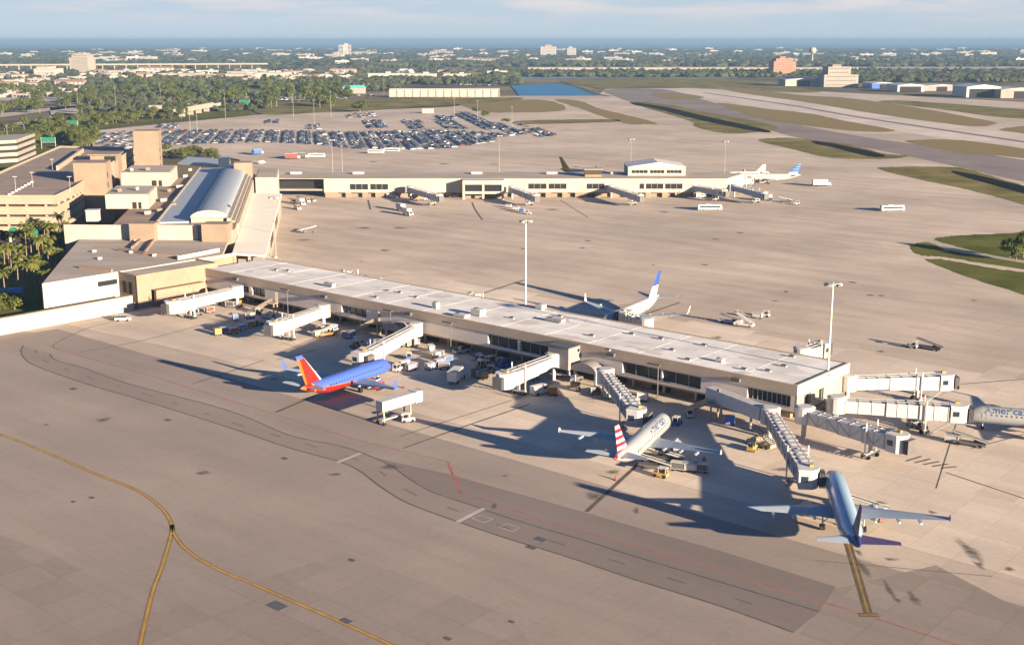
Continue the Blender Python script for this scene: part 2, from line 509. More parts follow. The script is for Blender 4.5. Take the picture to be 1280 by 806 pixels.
# grass strips, ditches, runway, taxiway (far field, thicker layers)
sg('taxiway', [(757, 112.5), (830, 112), (880, 125), (960, 147.5), (1060, 168), (1170, 184), (1280, 200), (1500, 232), (1500, 262), (1290, 229), (1190, 207), (1090, 186.5), (1000, 173), (955, 161), (890, 146), (830, 129.5), (790, 127.5), (772, 122)], .03, M_TAXI)
sg('runway', [(870, 111), (980, 123), (1080, 140), (1280, 168), (1500, 200), (1500, 222), (1280, 189), (1090, 159), (990, 141), (900, 126), (840, 113)], .06, M_RUN)
rcl = MB(); ribbon(rcl, smoothpoly(gs([(880, 116), (980, 130.5), (1080, 147.5), (1280, 177.5), (1480, 207)], .10)), 9, .10)
setting(rcl.build('runway_rubber_streak', mat('rubbered_asphalt', (.15, .125, .11), .9, .15, .05)))
sg('grass', [(705, 101), (800, 98.5), (905, 98.3), (960, 105.5), (1025, 113.5), (1000, 116), (920, 112.5), (870, 110.8), (810, 108.5), (760, 111.5), (735, 108)], .09, M_GRASS, 'stuff')
sg('dry_grass', [(815, 117), (852, 117.3), (880, 122), (848, 124.5), (822, 121)], .12, M_DRY, 'stuff')
sg('grass', [(893, 109.2), (940, 112), (1000, 119), (1060, 123), (1140, 134), (1232, 150.5), (1243, 155.5), (1215, 158), (1150, 150.5), (1085, 141), (1000, 127), (930, 117)], .12, M_DRY, 'stuff')
sg('dry_grass', [(899, 129), (960, 136.5), (1010, 142), (1060, 152), (1118, 163), (1080, 164.5), (1000, 156.5), (950, 148), (918, 138)], .12, M_DRY, 'stuff')
sg('grass', [(790, 127.5), (830, 130), (880, 140), (950, 153), (972, 161), (935, 166.5), (900, 166), (868, 158), (860, 151), (795, 131)], .09, M_GRASS, 'stuff')
sg('grass', [(947, 175.5), (985, 172.5), (1020, 176), (1060, 181), (1105, 192), (1134, 195), (1120, 198.5), (1075, 199), (1030, 196), (985, 185)], .09, M_GRASS, 'stuff')
sg('grass', [(1099, 211.5), (1115, 208.8), (1180, 208.8), (1210, 212), (1285, 234), (1360, 258), (1360, 285), (1280, 256), (1215, 238.5), (1150, 224.5)], .09, M_GRASS, 'stuff')
sg('grass', [(1098, 127.5), (1140, 126.5), (1280, 137), (1380, 146), (1380, 154), (1250, 146.5), (1170, 136)], .09, M_GRASS, 'stuff')
sg('dry_grass', [(1133, 176), (1200, 175.5), (1290, 187.5), (1380, 203), (1380, 213), (1280, 198), (1200, 190.5), (1160, 183.5)], .09, M_DRY, 'stuff')
sg('dry_grass', [(1250, 162), (1290, 157.5), (1330, 161), (1330, 175), (1280, 167)], .12, M_DRY, 'stuff')
sg('grass', [(570, 126), (640, 123.5), (690, 127), (705, 138), (640, 141), (600, 139)], .09, M_DRY, 'stuff')
sg('grass', [(694, 125), (725, 126.5), (750, 136), (818, 153), (808, 155.5), (780, 154), (730, 137.5)], .09, M_DRY, 'stuff')
sg('grass', [(647, 151.5), (700, 150), (765, 149.5), (772, 152.5), (730, 154), (650, 155.5)], .09, M_GRASS, 'stuff')
sg('grass', [(1168, 299), (1195, 294.5), (1240, 292.5), (1330, 291), (1330, 332), (1240, 319), (1195, 308)], .03, M_GREEN, 'stuff')
sg('grass', [(1137, 309), (1149, 303.5), (1166, 304), (1185, 313), (1240, 322), (1330, 337), (1330, 343), (1240, 331), (1180, 321.5), (1150, 319)], .03, M_GREEN, 'stuff')
sg('grass', [(1158, 326), (1180, 324.5), (1240, 335), (1330, 350), (1330, 386), (1285, 370), (1215, 348)], .03, M_GREEN, 'stuff')
dp = MB(); ribbon(dp, smoothpoly(gs([(1160, 301), (1190, 309), (1240, 320.5), (1330, 335)], .04)), 5, .04)
setting(dp.build('perimeter_path', M_PATH))
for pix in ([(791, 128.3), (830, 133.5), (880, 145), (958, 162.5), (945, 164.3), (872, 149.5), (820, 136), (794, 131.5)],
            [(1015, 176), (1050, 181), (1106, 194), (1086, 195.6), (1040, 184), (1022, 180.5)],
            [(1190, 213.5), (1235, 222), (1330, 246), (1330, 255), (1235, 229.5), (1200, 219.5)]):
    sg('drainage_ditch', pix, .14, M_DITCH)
sg('pond', [(640, 106.8), (660, 106), (700, 105), (722, 109.5), (748, 120.5), (700, 123), (655, 121.8), (644, 113)], .09, M_POND)
sg('canal_water', [(640, 96), (760, 95.2), (905, 96), (905, 98), (760, 97.8), (640, 99)], .12, mat('canal_water', (.16, .21, .22), .5, .1, .01))
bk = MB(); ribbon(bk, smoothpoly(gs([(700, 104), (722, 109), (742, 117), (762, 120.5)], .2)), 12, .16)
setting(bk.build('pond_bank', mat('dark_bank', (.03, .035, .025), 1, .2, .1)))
# roads and pale lots on the town side
for pix in ([(8, 156), (60, 146), (72, 141), (110, 143.5), (36, 155), (20, 158)], [(0, 142), (60, 135), (100, 130), (104, 133), (60, 139), (0, 147)],
            [(115, 151.5), (160, 146), (230, 134), (290, 133), (290, 134.5), (230, 137), (160, 149), (116, 153)], [(0, 121), (60, 119), (118, 122), (116, 126), (40, 127), (0, 126)],
            [(62, 134), (96, 132), (98, 144), (64, 146)], [(240, 118), (330, 121), (430, 121), (430, 124), (300, 127), (240, 122)],
            [(470, 126), (640, 120), (760, 120), (760, 123), (640, 125), (560, 130), (470, 131)], [(-40, 103), (150, 101), (150, 104), (-40, 107)],
            [(330, 99), (480, 97), (480, 103), (330, 105)], [(660, 84), (830, 83), (960, 84), (1290, 83), (1290, 86), (960, 88.5), (660, 89.5)], [(150, 96), (330, 93), (330, 96), (150, 99)]):
    sheet('road', gs(pix, .1), .1, M_PATH)
sg('grass', [(0, 168), (20, 160), (120, 150), (230, 140), (300, 137), (310, 144), (230, 150), (115, 165), (115, 205), (60, 212), (0, 215)], .05, M_GREEN, 'stuff')
sg('grass', [(320, 131), (400, 126), (520, 124), (640, 122), (640, 126), (520, 134), (400, 141), (330, 143)], .15, M_GRASS, 'stuff')
sg('grass', [(78, 296), (108, 292), (60, 392), (-30, 402), (-30, 330), (40, 305)], .13, M_GREEN, 'stuff')
sheet('terminal_street', gs([(-200, 300), (60, 292), (110, 290), (60, 395), (-20, 405), (-200, 450)], .1), .1, mat('street_asphalt', (.12, .10, .09), .9, .15, .1))

# ------------------------------------------------------------------ painted lines
ln = MB()
yl = smoothpoly(gs([(-60, 530), (0, 543), (60, 566), (120, 592), (170, 612), (200, 633), (213, 651), (218, 668), (235, 688), (270, 710), (320, 731), (380, 757), (440, 783), (520, 820)], .016), 7)
yb = smoothpoly(gs([(215, 655), (214, 668), (203, 706), (190, 742), (175, 806), (166, 850)], .016), 6)
for p in (yl, yb): ribbon(ln, p, .85, .016, 1)
for p in (yl, yb): ribbon(ln, p, .38, .020, 0)
setting(ln.build('taxi_centre_line', [M_LINEY, mat('brown_line_border', (.20, .125, .05), .9, .2, .3)]))
ln = MB()
ribbon(ln, rls, .38, .018, 0); ribbon(ln, rrs, .38, .018, 0)
mid = [((a[0] + b[0]) / 2, (a[1] + b[1]) / 2) for a, b in zip(rls[::1], [rrs[min(len(rrs) - 1, int(i * (len(rrs) - 1) / (len(rls) - 1)))] for i in range(len(rls))])]
mm = smoothpoly(mid[::4], 10)
acc = 0
seg = []
for i in range(1, len(mm)):
    acc += math.hypot(mm[i][0] - mm[i - 1][0], mm[i][1] - mm[i - 1][1])
    if acc % 12 < 4.5: seg.append(mm[i])
    else:
        if len(seg) > 1: ribbon(ln, seg, .3, .018, 0)
        seg = []
setting(ln.build('service_road_marking', [M_LINED]))
ln = MB()
ribbon(ln, smoothpoly(gs([(574, 615), (640, 636), (700, 656), (860, 701), (1045, 757), (1085, 769), (1210, 810)], .018)), .3, .018)
ribbon(ln, gs([(560, 577), (575, 616)], .018), .45, .018)
ribbon(ln, gs([(75, 437), (190, 470), (310, 507), (440, 548), (560, 577)], .018), .22, .018)
setting(ln.build('red_safety_line', [M_LINER]))
ln = MB()
ribbon(ln, gs([(572, 652), (605, 635)], .02), .9, .02); ribbon(ln, gs([(421, 578), (451, 566)], .02), .8, .02)
for x, y in ((603, 648), (637, 659)):
    c = Vector((*G(x, y), 0)); d = Vector((math.cos(UA), math.sin(UA), 0)); e = Vector((math.cos(VA), math.sin(VA), 0))
    for s in (-1, 1):
        ribbon(ln, [tuple((c + d * 1.5 + e * s * 1.1)[:2]), tuple((c - d * 1.5 + e * s * 1.1)[:2])], .14, .02)
        ribbon(ln, [tuple((c + d * s * 1.5 + e * 1.1)[:2]), tuple((c + d * s * 1.5 - e * 1.1)[:2])], .14, .02)
setting(ln.build('stop_bar_marking', [M_LINEW]))
ln = MB()
for pts, wd in (([(345, 515), (392, 495), (432, 478)], .8), ([(733, 639), (803, 575)], .8), ([(504, 560), (580, 533), (662, 505)], .5), ([(240, 480), (330, 450)], .4),
                ([(100, 440), (180, 425), (255, 405)], .35), ([(75, 437), (68, 430), (110, 410), (150, 400)], .3), ([(1182, 590), (1290, 626)], .4), ([(1200, 480), (1290, 473)], .5),
                ([(602, 367), (655, 350)], .9), ([(800, 395), (850, 378)], .8), ([(590, 253), (594, 262), (603, 275)], .9), ([(460, 250), (463, 262)], 1.0), ([(700, 250), (735, 272)], .6), ([(345, 450), (395, 437)], .35), ([(500, 545), (640, 500)], .3), ([(1215, 560), (1290, 540)], .3), ([(1170, 610), (1195, 530)], .25), ([(1020, 700), (1240, 720)], .2)):
    ribbon(ln, smoothpoly(gs(pts, .02)), wd, .02)
for k in range(5):
    ribbon(ln, gs([(1132 + 11 * k, 576 + 2.2 * k), (1152 + 11 * k, 570 + 3.2 * k)], .02), .55, .02)
setting(ln.build('lead_in_line', [M_LINEK]))
ln = MB()
ld = gs([(1058, 672), (1070, 712), (1086, 768)], .02)
ribbon(ln, ld, 1.3, .02, 1); ribbon(ln, ld, .32, .024, 0)
ribbon(ln, gs([(1074, 768), (1098, 768)], .02), 1.3, .028, 1); ribbon(ln, gs([(1075, 768), (1097, 768)], .02), .4, .032, 0)
setting(ln.build('gate_lead_in_line', [mat('worn_yellow_paint', (.27, .17, .055), .85, .25, .5), mat('brown_black_border', (.115, .085, .055), .9, .25, .4)]))
st = MB(); fall = []
def blob(x, y, rx, ry, z=.03):
    c = G(x, y); e = G(x + rx, y); q = G(x, y + ry)
    a = (e[0] - c[0]) * 1.5; b = (c[1] - q[1]) * 1.5
    n = 20; ph = random.random() * 6
    st.add([(c[0], c[1], z)] + [(c[0] + a * math.cos(t) * (1 + .25 * math.sin(3 * t + ph)), c[1] + b * math.sin(t) * (1 + .25 * math.cos(2 * t + ph)), z) for t in [2 * math.pi * i / n for i in range(n)]], [(0, 1 + i, 1 + (i + 1) % n) for i in range(n)])
    fall.extend([1.0] + [0.0] * n)
for q in ((1212, 688, 9, 14), (1224, 706, 5, 6), (1112, 736, 4, 10), (1122, 750, 4, 4), (1143, 748, 6, 8), (1078, 708, 5, 12), (1073, 690, 4, 5), (805, 585, 7, 3), (690, 262, 8, 1.2), (1100, 628, 8, 2), (742, 620, 10, 6), (555, 205, 6, 1), (1165, 640, 5, 2), (1040, 590, 6, 3), (830, 265, 6, 1.2), (500, 285, 10, 1.4), (455, 285, 9, 1), (380, 300, 9, 1)):
    blob(*q)
for k in range(26):
    x, y = random.uniform(30, 1270), random.uniform(300, 800)
    blob(x, y, random.uniform(3, 14) * y / 600, random.uniform(1, 4) * y / 600)
def stain_mat():
    m = bpy.data.materials.new('oil_stain_soft'); m.use_nodes = True
    n = m.node_tree.nodes; l = m.node_tree.links.new
    bs = n['Principled BSDF']; bs.inputs['Base Color'].default_value = (.10, .08, .068, 1); bs.inputs['Roughness'].default_value = .85
    at = n.new('ShaderNodeAttribute'); at.attribute_name = 'fall'
    tc = n.new('ShaderNodeTexCoord'); tx = n.new('ShaderNodeTexNoise'); tx.inputs['Scale'].default_value = .9; tx.inputs['Detail'].default_value = 6
    l(tc.outputs['Object'], tx.inputs['Vector'])
    ad = n.new('ShaderNodeMath'); ad.operation = 'MULTIPLY'; l(at.outputs['Fac'], ad.inputs[0]); l(tx.outputs['Fac'], ad.inputs[1])
    r = n.new('ShaderNodeMapRange'); r.inputs[1].default_value = .10; r.inputs[2].default_value = .45; r.inputs[4].default_value = .65; l(ad.outputs[0], r.inputs[0])
    tr = n.new('ShaderNodeBsdfTransparent'); mx = n.new('ShaderNodeMixShader')
    l(r.outputs[0], mx.inputs[0]); l(tr.outputs[0], mx.inputs[1]); l(bs.outputs[0], mx.inputs[2])
    l(mx.outputs[0], n['Material Output'].inputs['Surface'])
    return m
so_ = setting(st.build('oil_stains', stain_mat()))
at_ = so_.data.attributes.new('fall', 'FLOAT', 'POINT'); at_.data.foreach_set('value', fall)
rnd_ = random.Random(3)
pm = MB(); occ_ = set()
for k in range(110):
    a = rnd_.randint(-9, 27) * 7.5; b = rnd_.choice((rnd_.randint(-20, -2), rnd_.randint(4, 9))) * 7.5
    na, nb = rnd_.choice(((1, 1), (2, 1), (1, 2), (3, 1))), 0
    q = [C(a, b), C(a + 7.5 * na[0], b), C(a + 7.5 * na[0], b + 7.5 * na[1]), C(a, b + 7.5 * na[1])]
    cells = {(round(a / 7.5) + i, round(b / 7.5) + j) for i in range(na[0]) for j in range(na[1])}
    if cells & occ_ or a > 195 or any(-8 <= j <= -5 for _, j in cells): continue
    occ_ |= cells
    gate = b > -45
    if not gate: continue
    pm.add([(p[0], p[1], .0112) for p in q][::1], [(0, 1, 2, 3)] , (0 if gate else 2) + k % 2)
import bmesh as _bm
setting(pm.build('concrete_patches', [concrete_mat('patch_gate_dark', (.50, .42, .345)), concrete_mat('patch_gate_pale', (.58, .495, .41)), concrete_mat('patch_old_dark', (.25, .211, .186)), concrete_mat('patch_old_pale', (.28, .237, .21))]))
gr = MB()
for x, y, s in ((347, 757, 2.0), (676, 674, 1.4), (665, 684, 1.2), (433, 776, 1.2), (560, 798, .8), (92, 486, 1.4), (210, 525, 1.1), (356, 573, 1), (640, 777, .6), (1066, 353, 1.6), (1088, 369, 1.4), (1102, 369.5, 1.3), (654, 311, 1.6), (735, 301, 1.8), (728, 310, 1.6), (925, 291, 2), (895, 299, 2), (881, 331, 1.6), (115, 622, .8), (92, 627, .7), (440, 700, .8)):
    c = G(x, y); gr.box((c[0], c[1], .02), (s * 1.5, s, .03), UA)
setting(gr.build('drain_grates', M_DSTEEL))

# ------------------------------------------------------------------ buildings
def along(px, line, z):
    """distance along a facade line (callable s -> x, y) that bears on photo column px"""
    lo, hi_ = -60.0, 420.0
    def col(s):
        x, y = line(s); Z = z - CAMH
        return CX + FP * x / (y * math.cos(PITCH) - Z * math.sin(PITCH)) - px
    flo = col(lo)
    for _ in range(50):
        m_ = (lo + hi_) / 2
        if (col(m_) > 0) == (flo > 0): lo = m_
        else: hi_ = m_
    return (lo + hi_) / 2
def facade(root, p0, ang, length, z0, z1, wins, m, th=.5, side=1, fm=None, recess=.7, name='wall', gm=None):
    """wall run with real openings; side=1: the outside lies to the left of the run"""
    e = (math.cos(ang), math.sin(ang)); n = (-e[1] * side, e[0] * side)
    def pt(s, d): return (p0[0] + e[0] * s + n[0] * d, p0[1] + e[1] * s + n[1] * d)
    wall = MB()
    def blk(s0, s1, za, zb):
        if s1 - s0 > .02 and zb - za > .02:
            wall.prism([pt(s0, 0), pt(s1, 0), pt(s1, -th), pt(s0, -th)], za, zb)
    cur = 0
    for (s0, s1, za, zb, nm) in sorted(wins):
        blk(cur, s0, z0, z1); blk(s0, s1, z0, za); blk(s0, s1, zb, z1); cur = s1
    blk(cur, length, z0, z1)
    wall.build(name, m, root)
    for (s0, s1, za, zb, nm) in wins:
        g = MB().prism([pt(s0, -recess), pt(s1, -recess), pt(s1, -recess - .1), pt(s0, -recess - .1)], za, zb).build('window', gm or M_GLASS, root)
        fr = MB()
        t = .12
        fr.prism([pt(s0, .06), pt(s1, .06), pt(s1, -recess + .004), pt(s0, -recess + .004)], za, za + .12)
        fr.prism([pt(s0, -.1), pt(s1, -.1), pt(s1, -recess + .004), pt(s0, -recess + .004)], zb - .1, zb - .003)
        for k in range(nm + 1):
            s = s0 + (s1 - s0) * k / max(1, nm)
            s = min(max(s, s0 + t / 2 + .003), s1 - t / 2 - .003)
            fr.prism([pt(s - t / 2, -recess * .6), pt(s + t / 2, -recess * .6), pt(s + t / 2, -recess + .004), pt(s - t / 2, -recess + .004)], za + .123, zb - .103)
        fo = fr.build('frame', fm or M_STEEL)
        b = root['_base']
        for v in fo.data.vertices: v.co -= Vector(b)
        fo.parent = g

# --- near concourse
cc = thing('concourse_building', 'long low concourse with a white flat roof, tan fascia and jet bridges along both sides', 'concourse', (*C(105, 12), 0), static=True)
LEN = 217
nl = lambda s: C(s, 0)
def win(pxa, pxb, za, zb, nm, line=nl):
    s0, s1 = sorted((along(pxa, line, 5.5), along(pxb, line, 5.5)))
    return (s0, s1, za, zb, nm)
wins = [win(934, 988, 4.2, 6.9, 9), win(828, 876, 3.9, 6.9, 3), win(778, 826, 3.9, 6.9, 3), win(650, 686, 4.0, 6.9, 3), win(610, 647, 4.0, 6.9, 3), win(427, 458, 4.2, 6.6, 4), win(315, 331, 3.8, 6.6, 2), win(303, 311, 4.2, 6.4, 2)]
facade(cc, C(0, 0), UA, LEN, 3.3, 7.2, wins, M_PINK)
fa = MB()
fa.prism([C(-.15, -.2), C(LEN, -.2), C(LEN, .3), C(-.15, .3)], 7.203, 9.6)
fa.prism([C(-.15, .303), C(.35, .303), C(.35, 24.9), C(-.15, 24.9)], 7.203, 9.6)
fa.prism([C(-.15, 24.903), C(LEN, 24.903), C(LEN, 25.3), C(-.15, 25.3)], 7.203, 9.6)
fa.build('fascia', mat('tan_fascia', (.44, .345, .255), .9, .07, .2), cc)
facade(cc, C(0, 0), VA, 25.1, 3.3, 7.2, [(3.5, 6.5, 4.0, 6.6, 2), (10.5, 12.8, 3.5, 6.4, 1)], M_CREAM, side=-1, name='end_wall')
MB().prism([C(.5, 24.6), C(LEN, 24.6), C(LEN, 25.1), C(.5, 25.1)], 3.3, 7.2).build('rear_wall', M_PINK, cc)
MB().prism([C(.36, .31), C(LEN, .31), C(LEN, 24.9), C(.36, 24.9)], 8.9, 9.35).build('roof', M_ROOFW, cc)
MB().prism([C(.05, .05), C(LEN, .05), C(LEN, 25.05), C(.05, 25.05)], 2.9, 3.297).build('upper_floor_slab', M_TAND, cc)
gf = MB().prism([C(4, 5), C(LEN, 5), C(LEN, 20), C(4, 20)], 0, 2.897)
gf.build('ground_floor_wall', mat('ground_floor_wall', (.20, .155, .115), .9, .2, .3), cc)
for a in range(10, 210, 13):
    MB().prism([C(a, 4.9), C(a + 5.5, 4.9), C(a + 5.5, 4.997), C(a, 4.997)], 0.02, 2.6).build('roller_door', M_DARK, cc)
for i, a in enumerate(range(1, 216, 9)):
    for b in (3.6, 21.4):
        x, y = C(a, b)
        MB().box((x, y, 0), (.6, .6, 2.897), VA).build('column', M_STEEL, cc)
for a in (96, 160):
    x, y = C(a, .02)
pl = MB()
for a in (.4, 7.4):
    pass
rr_ = random.Random(8)
sm = MB()
for k in range(1, 15):
    a = k * 14.6 + rr_.uniform(-.6, .6)
    sm.prism([C(a, .4), C(a + .18, .4), C(a + .18, 24.8), C(a, 24.8)], 9.351, 9.39)
for b in (8.3, 16.4):
    sm.prism([C(.5, b), C(LEN - 1, b), C(LEN - 1, b + .18), C(.5, b + .18)], 9.351, 9.385)
rs = sm; sm_n = 3
for k in range(46):
    a, b = rr_.uniform(2, 205), rr_.uniform(1.5, 22); la, lb_ = rr_.uniform(1.2, 6), rr_.uniform(.6, 2.6); n_ = 10; ph = rr_.uniform(0, 6)
    pts = []
    for i in range(n_):
        t_ = 2 * math.pi * i / n_; q = 1 + .35 * math.sin(2 * t_ + ph) + .15 * math.sin(5 * t_)
        pts.append((*C(min(210, a + la * q * math.cos(t_)), min(24.5, max(.6, b + lb_ * q * math.sin(t_)))), 9.356 + .0035 * (k % 9)))
    area = sum(pts[i][0] * pts[(i + 1) % n_][1] - pts[(i + 1) % n_][0] * pts[i][1] for i in range(n_))
    rs.add(pts if area > 0 else pts[::-1], [tuple(range(n_))], 1 + k % 3)
rs.build('roof_seams', [mat('seam_grey', (.53, .51, .49), .9), mat('roof_stain_grey', (.50, .48, .46), .9, .15, .4), mat('roof_patch_white', (.68, .665, .645), .8, .08, .4), mat('roof_stain_brown', (.52, .485, .45), .9, .15, .4)], cc)
# roof clutter on the near concourse: each unit its own thing
def hvac(x, y, z, s, rz, label, m=M_WPAINT):
    t = thing('rooftop_unit', label, 'roof unit', (x, y, z), rz, 'air handling units on the concourse roof')
    MB().box((0, 0, .25), (s[0], s[1], s[2])).build('casing', m, t)
    for dx in (-.35, .35):
        MB().box((dx * s[0], 0, 0), (.3, s[1] * .9, .247)).build('skid', M_STEEL, t)
    g = MB().tube((s[0] * .2, 0, .25 + s[2]), (s[0] * .2, 0, .45 + s[2]), min(s[1], s[0]) * .3, n=14)
    g.build('fan_cowl', M_DSTEEL, t)
lab = ['large white air handler with a dark fan left of the square grey vestibule', 'low white roof box beside the large air handler', 'pale roof unit behind the third jet bridge', 'small grey roof unit above the two wide dark windows', 'white roof unit near the far roof edge beside the white tailed jet', 'small roof unit towards the terminal end of the near roof', 'grey roof unit nearest the free end of the white roof']
for (px, py, s), lb in zip(((598, 394, (3.4, 2.4, 1.6)), (577, 396, (4.5, 2.2, .7)), (545, 385, (1.6, 1.6, 1.5)), (694, 402, (5.5, 1.8, .8)), (676, 386, (2.4, 2.0, 1.1)), (412, 358, (4, 1.5, .9)), (900, 452, (1.8, 1.4, .6))), lab):
    x, y = G(px, py, 9.4); hvac(x, y, 9.35, s, UA, lb, M_WPAINT if 'white' in lb else M_STEEL)
for i, (px, py) in enumerate(((345, 338), (360, 339), (500, 366), (520, 372), (470, 372), (640, 398), (740, 420), (790, 418), (826, 424), (880, 432), (860, 450), (960, 464), (980, 458), (990, 446), (760, 438), (930, 462), (700, 396), (840, 438))):
    x, y = G(px, py, 9.36)
    t = thing('roof_vent', 'small dark vent standing on the white membrane roof', 'vent', (x, y, 9.35), UA, 'vents on the white concourse roof')
    MB().box((0, 0, 0), (1.3, .7, .35), mi=0).build('curb', M_STEEL, t)
    MB().box((0, 0, .353), (1.5, .9, .18), taper=(.8, .8)).build('cowl', M_DSTEEL, t)
# gate number boxes and floodlights on the fascia
for i, (px, py, lb) in enumerate(((297, 351, 'gate light box above the rotunda of the bridge by the recessed bay'), (407, 371, 'gate light box above the second jet bridge from the terminal'), (513, 393, 'gate light box above the bridge to the red and blue jet'), (766, 443, 'gate light box above the bridge to the striped tail jet'), (922, 474, 'gate light box left of the louvred end window'))):
    s = along(px, nl, 8.4); x, y = C(s, -.75)
    t = thing('gate_light', 'dark ' + lb, 'light', (x, y, 7.9), UA, 'gate lights along the near fascia')
    MB().box((0, 0, 0), (2.2, .9, .8)).build('housing', M_DSTEEL, t)
    MB().box((0, 0, -.09), (1.8, .6, .087)).build('lens', M_STEEL, t)
# projecting grey vestibules
def vestibule(px, wd, dep, h, m, vault=False, lb=''):
    s = along(px, nl, 5.5)
    t = thing('gate_vestibule', lb, 'vestibule', (*C(s, -dep / 2), 0), UA, static=False)
    if vault:
        rings = []
        for y in (-dep / 2 + .25, dep / 2):
            rings.append([(wd / 2 * math.cos(a), -y if False else y, 3.4 + (h - 3.4) * math.sin(a)) for a in [math.pi * i / 12 for i in range(13)]])
        MB().loft(rings).build('vault', m, t, smooth=False)
    else:
        MB().box((0, .13, 3.3), (wd, dep - .27, h - 3.3), top=0).build('shell', m, t)
        MB().box((0, .13, h + .003), (wd + .3, dep + .0, .25)).build('roof', M_DSTEEL, t)
    for sx in (-1, 1):
        MB().box((sx * wd * .4, dep * .25, 0), (.5, .5, 3.3 if not vault else 3.39)).build('post', M_STEEL, t)
M_VEST = mat('vestibule_grey', (.20, .19, .195), .8, .08, .4)
vestibule(713, 6.5, 5, 8.8, M_VEST, lb='square grey vestibule box projecting from the facade beside the two wide dark windows')
vestibule(502, 8, 4, 5.7, M_VEST, True, 'grey vaulted vestibule where the bridge to the red and blue jet starts')
vestibule(741, 8, 4, 5.7, M_VEST, True, 'grey vaulted vestibule where the bridge to the striped tail jet starts')

# --- terminal: low gate building at the inner end
lt = thing('terminal_wing', 'low terminal wing with bright white wall, tan recessed bay and grey gravel roofs', 'terminal building', (*C(235, -20), 0), static=True)
# tan bay: a 217.5..228, b -26..5
facade(lt, C(217.2, -26), VA, 31, 0, 10.8, [(5, 23.5, 1.8, 5.6, 0)], M_TAN, side=1, recess=3.2, fm=M_TAND, name='tan_wall', gm=M_ROOFB)
MB().prism([C(217.7, -25.99), C(227.5, -25.99), C(227.5, -25.5), C(217.7, -25.5)], 0, 10.8).build('side_wall', M_TAN, lt)
for k in (0, 1):
    MB().prism([C(219.5 + 3.4 * k, -26.1), C(221.3 + 3.4 * k, -26.1), C(221.3 + 3.4 * k, -26.02), C(219.5 + 3.4 * k, -26.02)], 4.5, 8.2).build('window', M_DARK, lt)
MB().prism([C(217.7, 4.5), C(228, 4.5), C(228, 5), C(217.7, 5)], 0, 10.8).build('end_wall', M_TAN, lt)
MB().prism([C(217.72, -25.48), C(227.4, -25.48), C(227.4, 4.48), C(217.72, 4.48)], 9.8, 10.4).build('bay_roof', M_ROOFG, lt)
MB().prism([C(217.05, -21), C(217.19, -21), C(217.19, -7), C(217.05, -7)], 5.9, 8.2).build('bay_panel', M_WHITE, lt)
# white wall
facade(lt, C(227.6, -52), VA, 26, 2.2, 10.8, [(18.5, 25.3, 7.0, 8.6, 4)], M_WHITE, side=1, name='white_wall')
# ledge and long low wall
MB().prism([C(217.5, -110), C(227.5, -110), C(227.5, -26.6), C(217.5, -26.6)], 0.01, 2.2).build('ledge', M_ROOFB, lt)
# wide grey roofs up to the podium wall
p_l = G(76, 326, 10.6); p_bl = G(105, 293, 10.6); p_br = G(288, 294, 10.6); p_r = G(278, 318, 10.6)
corner = C(227.6, -18)
poly = [C(228.2, -51.4), p_l, p_bl, p_br, p_r, C(229, 22), C(228.05, -17.9)]
MB().prism(poly, 9.6, 10.62).build('main_roof', M_ROOFG, lt)
MB().prism([polar(p, 0, 0) for p in [C(228.6, -51), (p_l[0] + .4, p_l[1] + .3), (p_bl[0] + .4, p_bl[1] - .4), (p_br[0], p_br[1] - .4), (p_r[0] - 1, p_r[1]), C(230, 21)]], 0, 9.597).build('inner_walls', M_TAN, lt)
for a, b in (((165, 311), (184, 294)), ((180, 318), (197, 295)), ((148, 313), (180, 318)), ((180, 318), (222, 322)), ((100, 335), (140, 340))):
    q, w_ = G(*a, 10.7), G(*b, 10.7)
    MB().beam((*q, 10.623), (*w_, 10.623), .6, 1.0).build('roof_parapet', M_ROOFB, lt)
for i, (px, py) in enumerate(((118, 315), (164, 316), (130, 297), (125, 324), (193, 320), (170, 302))):
    x, y = G(px, py, 10.7)
    t = thing('roof_vent', 'small pale vent on the grey gravel roof of the terminal wing', 'vent', (x, y, 10.62), TA, 'vents on the gravel roof')
    MB().box((0, 0, 0), (1.2, 1.2, .5)).build('curb', M_STEEL, t)
    MB().box((0, 0, .503), (1.5, 1.5, .3), taper=(.7, .7)).build('cowl', M_WPAINT, t)
# cream strip facing the near concourse roof
q0, q1 = G(222, 325, 10.6), G(274, 315, 10.6)
MB().beam((*q0, 9.4), (*q1, 9.4), .5, 2.6).build('cream_wall', M_WHITE, lt)
lw = thing('boundary_wall', 'long low cream wall closing the apron below the white terminal wall', 'wall', (*C(216.5, -60), 0), static=True)
MB().prism([C(216, -112), C(217.4, -112), C(217.4, -28.3), C(216, -28.3)], 0, 4.7).build('wall_panel', M_WHITE, lw)
MB().prism([C(215.9, -112), C(217.5, -112), C(217.5, -28.2), C(215.9, -28.2)], 4.703, 4.95).build('coping', M_TAND, lw)

